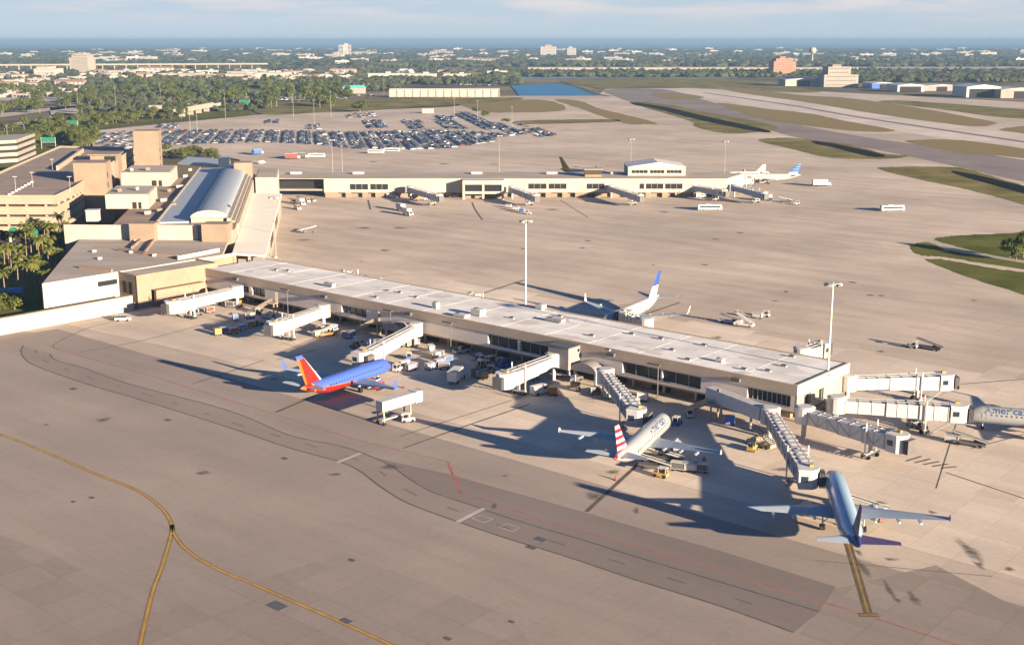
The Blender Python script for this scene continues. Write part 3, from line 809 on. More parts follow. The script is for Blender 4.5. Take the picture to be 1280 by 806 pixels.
# --- terminal podium with parapet, tan boxes, penthouses and the barrel roofed hall
pd = thing('terminal_hall', 'large cream terminal with a barrel vaulted metal roof and white penthouses', 'terminal building', (-160, 530, 0), static=True)
A0 = G(80, 281, 16)                       # front left corner of the parapet
NA = R(-2.5)
Wd = G(292, 283, 16)[0] - A0[0]
PL = G(136, 281, 16)
podium = [PL, (A0[0] + Wd, A0[1] + Wd * math.tan(NA)), polar((A0[0] + Wd, A0[1] + Wd * math.tan(NA)), TA, 178), polar(PL, TA, 178)]
MB().prism([A0, (PL[0] - .02, PL[1]), polar((PL[0] - .02, PL[1]), TA, 34), polar(A0, TA, 34)], 0, 10.4).build('lower_roof_block', M_ROOFB, pd)
MB().prism(podium, 0, 14.4).build('podium_block', [M_CREAM, M_ROOFB][0], pd)
MB().prism([(p[0], p[1]) for p in podium], 14.403, 14.6).build('podium_roof', M_ROOFB, pd)
pw = MB()
def fx(px, z=16): return along(px, lambda s: (A0[0] + s, A0[1] + s * math.tan(NA)), z)
def fpt(s, d): return (A0[0] + s - d * math.sin(NA), A0[1] + s * math.tan(NA) + d * math.cos(NA))
pw.prism([fpt(0, -.4), fpt(fx(165), -.4), fpt(fx(165), .3), fpt(0, .3)], 9, 16.1)
pw.prism([fpt(fx(197), -.4), fpt(fx(247), -.4), fpt(fx(247), .3), fpt(fx(197), .3)], 10, 16.2)
pw.build('parapet_wall', M_WHITE, pd)
for a, b, nm in ((166.5, 197, 0), (256, 288, 0)):
    MB().prism([fpt(fx(a), -4.5), fpt(fx(b), -4.5), fpt(fx(b), 3), fpt(fx(a), 3)], 10.63, 17.2).build('stair_box', M_TAN, pd)
# white penthouses
for (x0, y0, x1, zt, dep, sl) in ((131, 242, 185, 21, 32, 1), (151, 215, 212, 21.5, 36, 1)):
    c = G(x0, y0, zt); e_ = G(x1, y0, zt); wd = e_[0] - c[0]
    r_ = rect(c, R(0), wd, 1); r_ = [c, (c[0] + wd, c[1]), polar((c[0] + wd, c[1]), TA, dep), polar(c, TA, dep)]
    pt_ = MB().prism(r_, 14.6, zt - .5).build('penthouse', M_WHITE, pd)
    ins = MB()
    g = [(c[0] + .5, c[1] + .5), (c[0] + wd - .5, c[1] + .5), polar((c[0] + wd - .6, c[1]), TA, dep - .5), polar((c[0] + .4, c[1]), TA, dep - .5)]
    o = MB().prism(g, zt - .497, zt - .3).build('roof', M_ROOFG)
    b = pd['_base']
    for v in o.data.vertices: v.co -= Vector(b)
    o.parent = pt_
    o = MB().prism([(c[0] + wd * .62, c[1] - .05), (c[0] + wd * .72, c[1] - .05), (c[0] + wd * .72, c[1] - .003), (c[0] + wd * .62, c[1] - .003)], 14.7, 17.4)
    o.prism([(c[0] + wd * .76, c[1] - .05), (c[0] + wd * .83, c[1] - .05), (c[0] + wd * .83, c[1] - .003), (c[0] + wd * .76, c[1] - .003)], 14.7, 17.4)
    o = o.build('doors', M_DARK)
    for v in o.data.vertices: v.co -= Vector(b)
    o.parent = pt_
# low metal roofs and barrel vault
H0 = G(198, 279, 14.9); HL = 205
def hp(s, d): return polar(polar(H0, TA, s), TA - math.pi / 2, d)      # s along the hall, d to the right
w1 = along(236, lambda s: hp(0, s), 15)
MB().prism([hp(0, 0), hp(HL, 0), hp(HL, w1), hp(0, w1)], 14.603, 15.3).build('metal_roof', M_METAL, pd)
MB().prism([hp(0, -.6), hp(HL, -.6), hp(HL, -.02), hp(0, -.02)], 14.603, 16.0).build('roof_kerb', M_CREAM, pd)
w2 = along(284, lambda s: hp(2, s), 15.5)
rings = []
n = 14
for s in (1.5, HL - 18):
    rings.append([(*hp(s, w1 + 1.6 + (w2 - w1 - 1.6) * (0.5 - .5 * math.cos(math.pi * i / n))), 16.6 + 2.4 * math.sin(math.pi * i / n)) for i in range(n + 1)])
MB().loft(rings).build('barrel_vault', M_METAL, pd, smooth=False)
rings = []
for s in (.2, 1.49):
    rings.append([(*hp(s, w1 + .6 + (w2 - w1 - .4) * (0.5 - .5 * math.cos(math.pi * i / n))), 16.6 + 2.8 * math.sin(math.pi * i / n)) for i in range(n + 1)])
MB().loft(rings).build('vault_front', M_WHITE, pd)
MB().prism([hp(.2, w1 + .9), hp(HL - 18, w1 + .9), hp(HL - 18, w1 + 1.55), hp(.2, w1 + 1.55)], 14.603, 16.9).build('gutter_wall', M_WHITE, pd)
MB().prism([hp(1, w1 + 1.6), hp(HL - 18.5, w1 + 1.6), hp(HL - 18.5, w2), hp(1, w2)], 14.603, 16.597).build('hall_wall', M_CREAM, pd)
for k, (d0, d1, z) in enumerate(((0, 1.6, 16.4), (1.6, 3.0, 15.4), (3.0, 4.4, 14.2))):
    MB().prism([hp(-1, w2 + d0 + .01), hp(HL - 25, w2 + d0 + .01), hp(HL - 25, w2 + d1), hp(-1, w2 + d1)], 0.02 if k == 2 else 12, z).build('stepped_ledge', M_CREAM, pd)
bx = G(262, 204, 15)
# far end blocks of the hall
for px, py, sx, sy, z in ((305, 222, 9, 10, 22), (281, 212, 6, 8, 21)):
    x, y = G(px, py, 14)
    MB().box((x, y, 0), (sx, sy, z), R(9.5)).build('end_block', M_TAN if px > 300 else M_GLASSB, pd)
MB().prism([polar(G(222, 205, 15), TA, 0), G(276, 209, 15), G(276, 200, 15), G(236, 197, 15)], 14.7, 15.6).build('rear_roof', M_METAL, pd)

# --- cream link with the flat roof
lk = thing('link_building', 'wide smooth cream flat roofed link running back from the near concourse', 'link building', (*G(315, 285, 0), 0), static=True)
k0, k1 = G(290, 317, 9.8), G(332, 319, 9.8)
lkl = 178
kq = [k0, k1, polar(k1, R(98.6), lkl), polar(k0, TA, lkl)]
MB().prism(kq, 9.2, 9.8).build('roof', M_ROOFC, lk)
k2 = [polar(k0, TA, 6), polar(k1, TA, 6), polar(k1, R(98.6), lkl - 1), polar(k0, TA, lkl - 1)]
k2 = [(p[0] + (.5 if i in (0, 3) else -.5), p[1]) for i, p in enumerate(k2)]
MB().prism(k2, 0, 9.197).build('wall', M_CREAM, lk)
for t_ in (.06, .94, .5):
    x, y = k0[0] + (k1[0] - k0[0]) * t_, k0[1] + (k1[1] - k0[1]) * t_ + 1
    MB().box((x, y, 0), (.9, .9, 9.19)).build('pier', M_BEIGE, lk)
for s in (52, 66, 102, 116):
    q = polar(k1, R(98.6), s); q2 = polar(k1, R(98.6), s + 10)
    MB().prism([(q[0] - .49, q[1]), (q[0] - .40, q[1]), (q2[0] - .40, q2[1]), (q2[0] - .49, q2[1])], 3.5, 7.5).build('window', M_GLASS, lk)
wb = thing('link_end_block', 'square white block with a grey roof where the cream link meets the far concourse', 'building', (*G(334, 240, 0), 0), static=True)
e0, e1 = G(319, 222, 15.5), G(346, 222, 15.5)
er = [e0, e1, polar(e1, TA, 48), polar(e0, TA, 48)]
MB().prism(er, 0, 15).build('wall', M_WHITE, wb)
MB().prism([(er[0][0] + .4, er[0][1] + .4), (er[1][0] - .4, er[1][1] + .4), (er[2][0] - .4, er[2][1] - .4), (er[3][0] + .4, er[3][1] - .4)], 15.003, 15.2).build('roof', M_ROOFG, wb)
MB().beam((*e0, 15), (*e1, 15), .5, .6).build('parapet', M_WHITE, wb)

# --- towers and garage
def tower(pxl, pxr, pytop, z, dep, label, ang=R(9.5), m=M_TAN):
    c, e_ = G(pxl, pytop, z), G(pxr, pytop, z)
    wd = math.hypot(e_[0] - c[0], e_[1] - c[1])
    t = thing('stair_tower', label, 'tower', (c[0] + wd / 2, c[1] + dep / 2, 0), static=True)
    q = rect(c, ang * .3, wd, dep)
    q = [c, polar(c, ang * .3, wd), polar(polar(c, ang * .3, wd), TA, dep), polar(c, TA, dep)]
    MB().prism(q, 0, z - .3).build('shaft', m, t)
    MB().prism(q, z - .297, z).build('coping', M_TAND, t)
    dd = MB()
    for k in range(5):
        p = polar(q[1], TA, dep * .15)
        dd.prism([p, polar(p, TA, 2.2), polar(polar(p, TA, 2.2), 0, .06), polar(p, 0, .06)], 3 + k * 4.5, 5.2 + k * 4.5)
    dd.build('openings', M_DARK, t)
    return t
tower(91, 131, 204, 28, 16, 'broad tan windowless tower standing against the parking garage')
tower(166, 197, 164, 33, 14, 'tall square tan tower behind the white penthouses')
gg = thing('parking_garage', 'open sided cream parking garage with a grey roof deck', 'parking garage', (-240, 560, 0), static=True)
gz = 18.5
g0, g1, g2 = G(-30, 249, gz), G(69, 249, gz), G(92, 238, gz)
gb = polar(g2, TA, 195)
gpoly = [g0, g1, g2, polar(g2, TA, 60), (polar(g2, TA, 60)[0] - 3, polar(g2, TA, 60)[1]), (gb[0] - 10, gb[1] + 10), (gb[0] - 24, gb[1] + 10), polar(g0, TA + R(1), 230)]
gpoly = [g0, g1, g2, polar(g2, TA, 205), G(75, 186, gz), G(-34, 234, gz)]
core = []
cxm = sum(p[0] for p in gpoly) / 6; cym = sum(p[1] for p in gpoly) / 6
core = [(cxm + (p[0] - cxm) * .93, cym + (p[1] - cym) * .93) for p in gpoly]
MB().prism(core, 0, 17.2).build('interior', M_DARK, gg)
for k, (za, zb) in enumerate(((16.3, gz + .7), (12.0, 15.3), (7.9, 11.0), (5.2, 6.9))):
    MB().prism(gpoly, za, zb).build('parking_level', M_GARAGE, gg)
MB().prism([(cxm + (p[0] - cxm) * .985, cym + (p[1] - cym) * .985) for p in gpoly], gz + .703, gz + .72).build('roof_deck', M_DECK, gg)
pp = MB()
for i in range(6):
    a, b = gpoly[i], gpoly[(i + 1) % 6]
    pp.beam((*a, gz + .7), (*b, gz + .7), .5, 1.0)
pp.build('deck_parapet', M_GARAGE, gg)
for i in range(5):
    a, b = gpoly[i], gpoly[(i + 1) % 6]; L_ = math.hypot(b[0] - a[0], b[1] - a[1]); n_ = max(1, int(L_ / 8))
    for k in range(n_):
        t_ = (k + .5) / n_; x, y = a[0] + (b[0] - a[0]) * t_, a[1] + (b[1] - a[1]) * t_
        x += (cxm - x) * .02; y += (cym - y) * .02
        MB().box((x, y, 0), (1, 1, 17.2), TA).build('column', M_GARAGE, gg)
for px, py in ((41, 234), (66, 216), (88, 240), (20, 240)):
    x, y = G(px, py, gz + .72)
    t = thing('deck_lamp', 'slim pale lamp post standing on the grey garage roof deck', 'lamp post', (x, y, gz + .72), 0, 'lamp posts on the garage deck')
    MB().tube((0, 0, 0), (0, 0, 6.5), .1, .07, n=8).build('post', M_STEEL, t)
    MB().box((0, 0, 6.5), (1.8, .4, .18)).build('lamp_head', M_WPAINT, t)
for i in range(8):
    x, y = G(12 + i * 4, 244 - i * 2.2, gz + .72)
    t = thing('planter', 'small white concrete block in the slanting row on the garage deck', 'block', (x, y, gz + .72), 0, 'white blocks on the garage deck')
    MB().box((0, 0, 0), (1.1, 1.1, .7), taper=(.8, .8)).build('block', M_WPAINT, t)
    MB().box((0, 0, .703), (.5, .5, .15)).build('cap', M_STEEL, t)
# ramp wall and shade structure on the deck
rw = G(72, 215, gz); rw2 = G(104, 192, gz)
MB().beam((*rw, gz + .72), (*rw2, gz + .72), 1, 2.4).build('ramp_wall', M_GARAGE, gg)
sb = thing('garage_stair_house', 'flat topped cream stair house on the garage roof beside the broad tan tower', 'stair house', (*G(128, 192, 22), 0), static=True)
s0, s1 = G(109, 193, 23.5), G(148, 193, 23.5)
MB().prism([s0, s1, polar(s1, TA, 20), polar(s0, TA, 20)], 22.9, 23.5).build('roof', M_TAND, sb)
MB().prism([(s0[0] + 1, s0[1] + 1), (s1[0] - 1, s1[1] + 1), polar((s1[0] - 1, s1[1]), TA, 18), polar((s0[0] + 1, s0[1]), TA, 18)], 0, 22.897).build('wall', M_TAN, sb)
MB().prism([(s1[0] - 8, s1[1] + .9), (s1[0] - 2, s1[1] + .9), (s1[0] - 2, s1[1] + .98), (s1[0] - 8, s1[1] + .98)], 19.6, 22.3).build('window', M_GLASS, sb)
g3 = thing('far_garage', 'corner of a second cream parking deck at the edge of the green belt', 'parking garage', (*G(5, 210, 0), 0), static=True)
f0, f1 = G(-40, 178, 17), G(20, 175, 17)
fp_ = [f0, f1, polar(f1, TA, 60), polar(f0, TA, 60)]
for k, (za, zb) in enumerate(((14.8, 17), (10.6, 13), (6.2, 8.6), (2, 4.4))):
    MB().prism(fp_, za, zb).build('parking_level', M_CREAM, g3)
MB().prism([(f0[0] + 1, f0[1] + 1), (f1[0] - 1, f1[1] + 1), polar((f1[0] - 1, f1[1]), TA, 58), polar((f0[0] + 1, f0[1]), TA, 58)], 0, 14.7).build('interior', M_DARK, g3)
for i, (px, py, sx) in enumerate(((205, 252, 3.5), (212, 240, 2.2), (225, 235, 4), (218, 258, 2.4), (232, 222, 3), (200, 265, 2.6), (185, 268, 3.2), (208, 232, 1.8), (238, 214, 2.4), (150, 240, 2.2), (172, 238, 1.6), (185, 213, 2.6), (165, 214, 1.8))):
    zr_ = 14.6 if i < 9 else 20.7 if i < 11 else 21.2
    x, y = G(px, py, zr_)
    t = thing('rooftop_unit', 'small roof unit among the penthouses of the terminal podium', 'roof unit', (x, y, zr_), TA, 'roof units on the terminal podium')
    MB().box((0, 0, .2), (sx, sx * .7, 1.3)).build('casing', M_TAND if i % 2 else M_STEEL, t)
    MB().tube((0, 0, 1.5), (0, 0, 1.75), .5, n=10).build('fan_cowl', M_DSTEEL, t)
    MB().box((0, 0, 0), (sx * .9, sx * .6, .197)).build('skid', M_DSTEEL, t)
# white plant box on the podium below the broad tower
x, y = G(117, 276, 14.6)
t = thing('plant_box', 'small white plant box on the podium roof below the broad tan tower', 'plant box', (x, y, 14.6), R(5))
MB().box((0, 0, 0), (4.6, 4, 4.2)).build('casing', M_WHITE, t)
MB().box((0, 0, 4.203), (5, 4.4, .25)).build('lid', M_STEEL, t)

# --- far concourse (runs straight across the view)
fcY = 662.0
def fX(px, y=fcY, z=5): return (px - CX) * (y * math.cos(PITCH) - (z - CAMH) * math.sin(PITCH)) / FP
fc = thing('concourse_building', 'long cream far concourse crossing the view with dark window pairs and a gabled roof pavilion', 'concourse', (0, fcY, 0), static=True)
xa, xb, xc = fX(346), fX(405), fX(908)
def fw(a, b, za, zb, n_): return (fX(a) - xb, fX(b) - xb, za, zb, n_)
fwins = [fw(437, 460, 4.2, 7.4, 3), fw(462.5, 485, 4.2, 7.4, 3), fw(660, 683, 4.6, 7.6, 3), fw(685.5, 708, 4.6, 7.6, 3), fw(733, 755.5, 4.6, 7.6, 3), fw(799, 805, 4.6, 7.6, 1), fw(807, 829, 4.6, 7.6, 3), fw(831, 853, 4.6, 7.6, 3)]
facade(fc, (xb, fcY), 0, xc - xb, 3.0, 10, fwins, M_WHITE, side=-1, fm=M_WHITE, recess=.38)
MB().prism([(xb, fcY + .55), (xc, fcY + .55), (xc + 14, fcY + 26), (xb, fcY + 30)], 2.6, 9.8).build('upper_block', M_WHITE, fc)
MB().prism([(xa, fcY), (xc, fcY), (xc + 14, fcY + 26), (xc - 14, fcY + 34), (xa, fcY + 32)], 9.803 + .2, 10.3).build('roof', M_ROOFG, fc)
MB().prism([(xb, fcY + 3.2), (xc - 4, fcY + 3.2), (xc - 4, fcY + 22), (xb, fcY + 22)], 0, 2.597).build('ground_floor_wall', M_TAN, fc)
MB().prism([(xa, fcY + 6), (xb - .01, fcY + 6), (xb - .01, fcY + 26), (xa, fcY + 26)], 4.4, 9.6).build('glazed_bridge', M_GLASS, fc)
MB().prism([(xa, fcY + 1), (xb - .01, fcY + 1), (xb - .01, fcY + 26), (xa, fcY + 26)], 3.6, 4.397).build('bridge_floor', M_CREAM, fc)
MB().prism([(xa + 25, fcY + 2), (xa + 26, fcY + 2), (xa + 26, fcY + 3), (xa + 25, fcY + 3)], 0, 3.597).build('column', M_CREAM, fc)
for k in range(24):
    x = xb + 4 + k * (xc - xb - 10) / 23
    MB().box((x, fcY + 1, 0), (3.0 if k % 3 else 7.0, .6, 2.59)).build('column', M_TAN, fc)
# projecting framed pavilion
px0, px1 = fX(579), fX(630)
PY = fcY - 9
fbx = MB().prism([(px0, PY + .9), (px1, PY + .9), (px1, fcY - .01), (px0, fcY - .01)], 3.2, 10.2)
fbx.build('framed_pavilion', M_BRIDGEG, fc)
fr = MB()
for x in (px0, (px0 + px1) / 2 - .6, px1 - 1.2):
    fr.prism([(x, PY), (x + 1.2, PY), (x + 1.2, PY + .89), (x, PY + .89)], 0, 10.2)
for za, zb in ((3.0, 4.4), (8.0, 10.2)):
    for x in (px0 + 1.203, (px0 + px1) / 2 + .603):
        fr.prism([(x, PY + .02), (x + (px1 - px0) / 2 - 1.81, PY + .02), (x + (px1 - px0) / 2 - 1.81, PY + .87), (x, PY + .87)], za, zb)
fr.build('pavilion_frame', M_WHITE, fc)
for x in (px0 + 1.25, (px0 + px1) / 2 + .65):
    MB().prism([(x, PY + .7), (x + (px1 - px0) / 2 - 1.9, PY + .7), (x + (px1 - px0) / 2 - 1.9, PY + .88), (x, PY + .88)], 4.42, 7.98).build('window', M_GLASS, fc)
MB().prism([(px0 + 1, PY + 6), (px1 - 1, PY + 6), (px1 - 1, fcY - .1), (px0 + 1, fcY - .1)], 0, 3.19).build('pavilion_base', M_TAN, fc)
# gabled roof pavilion
gp = thing('roof_pavilion', 'white low gabled pavilion with three dark windows standing on the far concourse roof', 'pavilion', (fX(821, 676, 12), 676, 10.3), static=True)
h0, h1 = fX(785, 676, 13), fX(857, 676, 13)
facade(gp, (h0, 676), 0, h1 - h0, 10.3, 15.2, [((h1 - h0) * a, (h1 - h0) * b, 11.6, 13.4, 4) for a, b in ((.06, .34), (.38, .63), (.67, .93))], M_WHITE, side=-1, fm=M_WHITE, recess=.5)
MB().prism([(h0, 676.51), (h1, 676.51), (h1, 700), (h0, 700)], 10.3, 15.2).build('block', M_WHITE, gp)
rg = MB()
xm = h0 + (h1 - h0) * .52
rg.loft([[(h0 - .5, 675.4, 15.203), (xm, 675.4, 17.6), (h1 + .5, 675.4, 15.203)], [(h0 - .5, 700.5, 15.203), (xm, 700.5, 17.6), (h1 + .5, 700.5, 15.203)]])
rg.build('gable_roof', M_WPAINT, gp)
cb = thing('ramp_control_cab', 'small brown glazed ramp control cab on the far concourse roof', 'control cab', (fX(741, 674, 12), 674, 10.3))
MB().box((0, 0, 0), (9, 7, 1.2)).build('base', M_TAN, cb)
MB().box((0, 0, 1.203), (9.4, 7.4, 2.6), taper=(1.04, 1.04)).build('window', mat('bronze_glazing', (.06, .045, .035), .3, spec=.4), cb)
MB().box((0, 0, 3.806), (10.2, 8.2, .5)).build('roof', M_CREAM, cb)
for i, (px, lb) in enumerate(((370, 'left end of the far concourse roof'), (448, 'far concourse roof left of the framed pavilion'), (596, 'framed pavilion on the far concourse'), (690, 'far concourse roof left of the control cab'), (770, 'far concourse roof beside the gabled pavilion'))):
    hv = thing('rooftop_unit', 'low white roof unit on the ' + lb, 'roof unit', (fX(px, 685, 11), 685, 10.3), 0, 'air handling units on the far roof')
    MB().box((0, 0, .2), (6, 3, 1.0)).build('casing', M_WPAINT, hv)
    MB().box((0, 0, 0), (5.4, 2.4, .197)).build('skid', M_STEEL, hv)

# ------------------------------------------------------------------ aircraft
def livery(name, base, rules, rough=.35):
    """paint zones as hard edged bands along fixed directions of the airframe: (colour, nx, ny, nz, low, high)"""
    m = bpy.data.materials.new(name); m.use_nodes = True
    n = m.node_tree.nodes; l = m.node_tree.links.new
    b = n['Principled BSDF']; b.inputs['Roughness'].default_value = rough; b.inputs['Specular IOR Level'].default_value = .4
    tc = n.new('ShaderNodeTexCoord')
    cur = None
    for (col, nx, ny, nz, lo, up, per) in rules:
        d = n.new('ShaderNodeVectorMath'); d.operation = 'DOT_PRODUCT'; d.inputs[1].default_value = (nx, ny, nz)
        l(tc.outputs['Object'], d.inputs[0]); v = d.outputs['Value']
        if per:
            k = n.new('ShaderNodeMath'); k.operation = 'DIVIDE'; k.inputs[1].default_value = per; l(v, k.inputs[0])
            f = n.new('ShaderNodeMath'); f.operation = 'FRACT'; l(k.outputs[0], f.inputs[0]); v = f.outputs[0]
        g = n.new('ShaderNodeMath'); g.operation = 'GREATER_THAN'; g.inputs[1].default_value = lo; l(v, g.inputs[0])
        h = n.new('ShaderNodeMath'); h.operation = 'LESS_THAN'; h.inputs[1].default_value = up; l(v, h.inputs[0])
        q = n.new('ShaderNodeMath'); q.operation = 'MULTIPLY'; l(g.outputs[0], q.inputs[0]); l(h.outputs[0], q.inputs[1])
        mx = n.new('ShaderNodeMix'); mx.data_type = 'RGBA'
        if cur is None: mx.inputs[6].default_value = (*base, 1)
        else: l(cur, mx.inputs[6])
        mx.inputs[7].default_value = (*col, 1); l(q.outputs[0], mx.inputs[0]); cur = mx.outputs[2]
    if cur is not None: l(cur, b.inputs['Base Color'])
    else: b.inputs['Base Color'].default_value = (*base, 1)
    MATS[name] = m
    return m
def wingsurf(sec):
    """lofted aerofoil through sections (leading edge x, y, z, chord, thickness, vertical?)"""
    prof = [(0, 0), (.04, .42), (.15, .8), (.35, 1), (.65, .62), (1, .03), (1, -.03), (.6, -.4), (.3, -.6), (.1, -.45)]
    rings = []
    for (x, y, z, c, t, vert) in sec:
        r = []
        for px, pz in prof:
            if vert: r.append((x - px * c, y + pz * t * .5, z))
            else: r.append((x - px * c, y, z + pz * t * .5))
        rings.append(r)
    return rings
def airliner(label, x, y, heading, L, rad, zc, fin_h, span, mats, winglet=2.4, nose_gap=12.2, text=None, eng_mat=None, eng_r=1.05, group='airliners parked at the gates', wing_mat=None, ttail=False):
    fus_m, fin_m, wing_m, hs_m = mats
    c, s_ = math.cos(heading), math.sin(heading)
    t = thing('airliner', label, 'airliner', (x - c * L / 2, y - s_ * L / 2, 0), heading, group)
    H = L / 2
    st_ = [(0, .03, -.42), (.006, .19, -.40), (.016, .36, -.34), (.032, .56, -.25), (.055, .76, -.14), (.085, .92, -.05), (.12, 1, 0), (.40, 1, 0), (.66, 1, 0), (.74, .95, .05), (.82, .78, .2), (.89, .56, .4), (.95, .34, .58), (.985, .17, .68), (1, .06, .72)]
    rings = []
    n = 24
    for s, k, dz in st_:
        r = rad * k
        rings.append([(H - s * L, r * math.cos(a), zc + dz * rad + r * 1.03 * math.sin(a)) for a in [2 * math.pi * i / n for i in range(n)]])
    fus = MB().loft(rings).build('fuselage', fus_m, t, smooth=True)
    # cockpit glass
    cw = MB()
    xs = H - .036 * L
    for sy in (-1, 1):
        cw.add([(xs + .55, sy * .08, zc + rad * .30), (xs + .15, sy * .95, zc + rad * .26), (xs - .55, sy * 1.0, zc + rad * .56), (xs - .20, sy * .1, zc + rad * .60)], [(0, 1, 2, 3)])
        cw.add([(xs + .10, sy * 1.02, zc + rad * .26), (xs - .9, sy * 1.58, zc + rad * .27), (xs - 1.1, sy * 1.35, zc + rad * .55), (xs - .6, sy * 1.05, zc + rad * .57)], [(0, 1, 2, 3)])
    cw.build('cockpit_windows', M_GLASSB, t)
    for sy in (-1, 1):
        wn = MB()
        k = int(L * .62 / 1.02)
        a = .22
        for i in range(k):
            xx = H - .16 * L - i * 1.02
            yy = sy * (rad * math.cos(a) + .012); zz = zc + rad * 1.03 * math.sin(a)
            wn.add([(xx, yy, zz - .22), (xx - .38, yy, zz - .22), (xx - .38, yy * .985, zz + .22), (xx, yy * .985, zz + .22)], [(0, 1, 2, 3) if sy < 0 else (3, 2, 1, 0)])
        wn.build('cabin_windows', M_GLASS, t)
    for sy in (-1, 1):
        dr_ = MB()
        for f in (.115, .80):
            xx = H - f * L; kk = 1.0 if f < .5 else .83
            yy = sy * rad * kk * 1.012
            zz = zc + (0 if f < .5 else .17 * rad)
            for dx0, dx1 in ((0, .09), (.82, .91)):
                dr_.add([(xx - dx0, yy, zz - .4), (xx - dx1, yy, zz - .4), (xx - dx1, yy * .95, zz + rad * .62), (xx - dx0, yy * .95, zz + rad * .62)], [(0, 1, 2, 3)])
        dr_.build('door_outline', M_DSTEEL, t)
    # wings
    b2 = span / 2; rle = H - nose_gap; zw = zc - rad * .62
    rc = L * .20
    for sy in (-1, 1):
        sec = [(rle, sy * rad * .55, zw, rc, .9, 0), (rle - .50 * (b2 * .36 - rad * .55) , sy * b2 * .36, zw + b2 * .032, rc * .62, .55, 0), (rle - .50 * (b2 - rad * .55), sy * (b2 - .1), zw + b2 * .10, 1.55, .2, 0)]
        rings = wingsurf(sec)
        wg = MB().loft(rings).build('wing', wing_m, t, smooth=False)
        tipx = sec[-1][0]; tz = sec[-1][2]
        if winglet > 0:
            if winglet > 1.5:
                r2 = wingsurf([(tipx - .1, sy * (b2 - .1), tz + .05, 1.5, .18, 0), (tipx - .35, sy * (b2 + .15), tz + .35, 1.35, .16, 1), (tipx - 1.3, sy * (b2 + .55), tz + winglet, .6, .1, 1)])
            else:
                r2 = wingsurf([(tipx + .1, sy * b2, tz - winglet * .6, 1.0, .12, 1), (tipx, sy * b2, tz, 1.7, .14, 1), (tipx - .7, sy * (b2 + .05), tz + winglet, .7, .1, 1)])
            o = MB().loft(r2).build('winglet', eng_mat or fus_m, None); o.parent = wg
        for fy in (.30, .52, .72):
            o = MB()
            yy = sy * b2 * fy; xx = rle - .5 * (b2 * fy) - (rc * (1 - fy) + 1.4 * fy) * .72
            o.beam((xx + .9, yy, zw + b2 * fy * .10 - .55), (xx - 1.7, yy, zw + b2 * fy * .10 - .40), .38, .42)
            o = o.build('flap_fairing', wing_m); o.parent = wg
        # engine
        ey = sy * b2 * .335; ex = rle - .5 * (b2 * .335 - rad * .55) + 2.6; ez = zw - eng_r * .72
        er = eng_r
        rr_ = [(0, .88), (-.25, 1.0), (-1.2, 1.08), (-2.3, 1.0), (-3.1, .80), (-3.15, .5), (-4.1, .35), (-4.5, .1)]
        rings = [[(ex + dx, ey + er * k * math.cos(a), ez + er * k * math.sin(a)) for a in [2 * math.pi * i / 18 for i in range(18)]] for dx, k in rr_]
        en = MB().loft(rings, caps=True).build('engine', eng_mat or fus_m, t, smooth=True)
        fan = MB().tube((ex + .01, ey, ez), (ex + .03, ey, ez), er * .86, n=18).build('fan', M_DSTEEL); fan.parent = en
        py_ = MB().beam((ex - .6, ey, ez + er * .8), (ex - 3.6, ey, ez + er * .72), .35, max(.3, zw + b2 * .335 * .1 - ez - er * .72)).build('pylon', wing_m); py_.parent = en
        # tailplane
        hb = 12.6 / 2 * (L / 35) ** .5
        hz = zc + rad * .62 if not ttail else fin_h - .25
        hx = -H + (5.6 if not ttail else 2.4)
        sec = [(hx, sy * (.3 if not ttail else 0.05), hz, 4.2 if not ttail else 2.6, .42, 0), (hx - .6 * hb, sy * hb, hz + hb * .10, 1.4, .14, 0)]
        MB().loft(wingsurf(sec)).build('tailplane', hs_m[0 if sy > 0 else 1] if isinstance(hs_m, tuple) else hs_m, t)
    # fin
    z0 = zc + rad * .55
    fxr = -H + 7.4
    sw = (fin_h - z0)
    sec = [(fxr + 1.6, 0, z0 - .2, 7.6, .25, 1), (fxr, 0, z0 + .9, 5.6, .55, 1), (fxr - sw * .80, 0, fin_h, 2.1, .24, 1)]
    MB().loft(wingsurf(sec)).build('fin', fin_m, t)
    # gear
    def wheel(mb, x_, y_, r, w_):
        mb.tube((x_, y_ - w_ / 2, r), (x_, y_ + w_ / 2, r), r, n=14)
    for (gx, gy, zz) in ((H - 5.0, 0, zc - rad * .9), (rle - rc * .78, 3.5, zw), (rle - rc * .78, -3.5, zw)):
        g = MB().tube((gx, gy, .45), (gx, gy, zz), .14, n=8)
        if gy: g.tube((gx, gy, 1.3), (gx + .2, gy * .6, zz), .09, n=6)
        go = g.build('landing_gear', M_STEEL, t)
        wh = MB(); r = .55 if gy else .36
        for d in (-.3, .3): wheel(wh, gx, gy + d, r, .3)
        wo = wh.build('wheels', M_BLACK); wo.parent = go
    if text:
        for (word, size, xs_, sides, colr) in text:
            for sy in sides:
                cu = bpy.data.curves.new('word', 'FONT'); cu.body = word; cu.size = size; cu.resolution_u = 2; cu.offset = .035
                to = bpy.data.objects.new('word', cu); COL.objects.link(to)
                bpy.context.view_layer.update()
                me = bpy.data.meshes.new_from_object(to.evaluated_get(bpy.context.evaluated_depsgraph_get()))
                bpy.data.objects.remove(to)
                wmax = max(v.co.x for v in me.vertices)
                for v in me.vertices:
                    px, pz = v.co.x, v.co.y
                    aa = (pz + size * .12) / rad + .34
                    xx = H - xs_ - px if sy > 0 else H - xs_ - wmax + px
                    v.co = (xx, sy * (rad + .03) * math.cos(aa), zc + (rad * 1.03 + .03) * math.sin(aa))
                me.materials.append(colr)
                wo = bpy.data.objects.new('lettering', me); COL.objects.link(wo); wo.parent = t
    return t

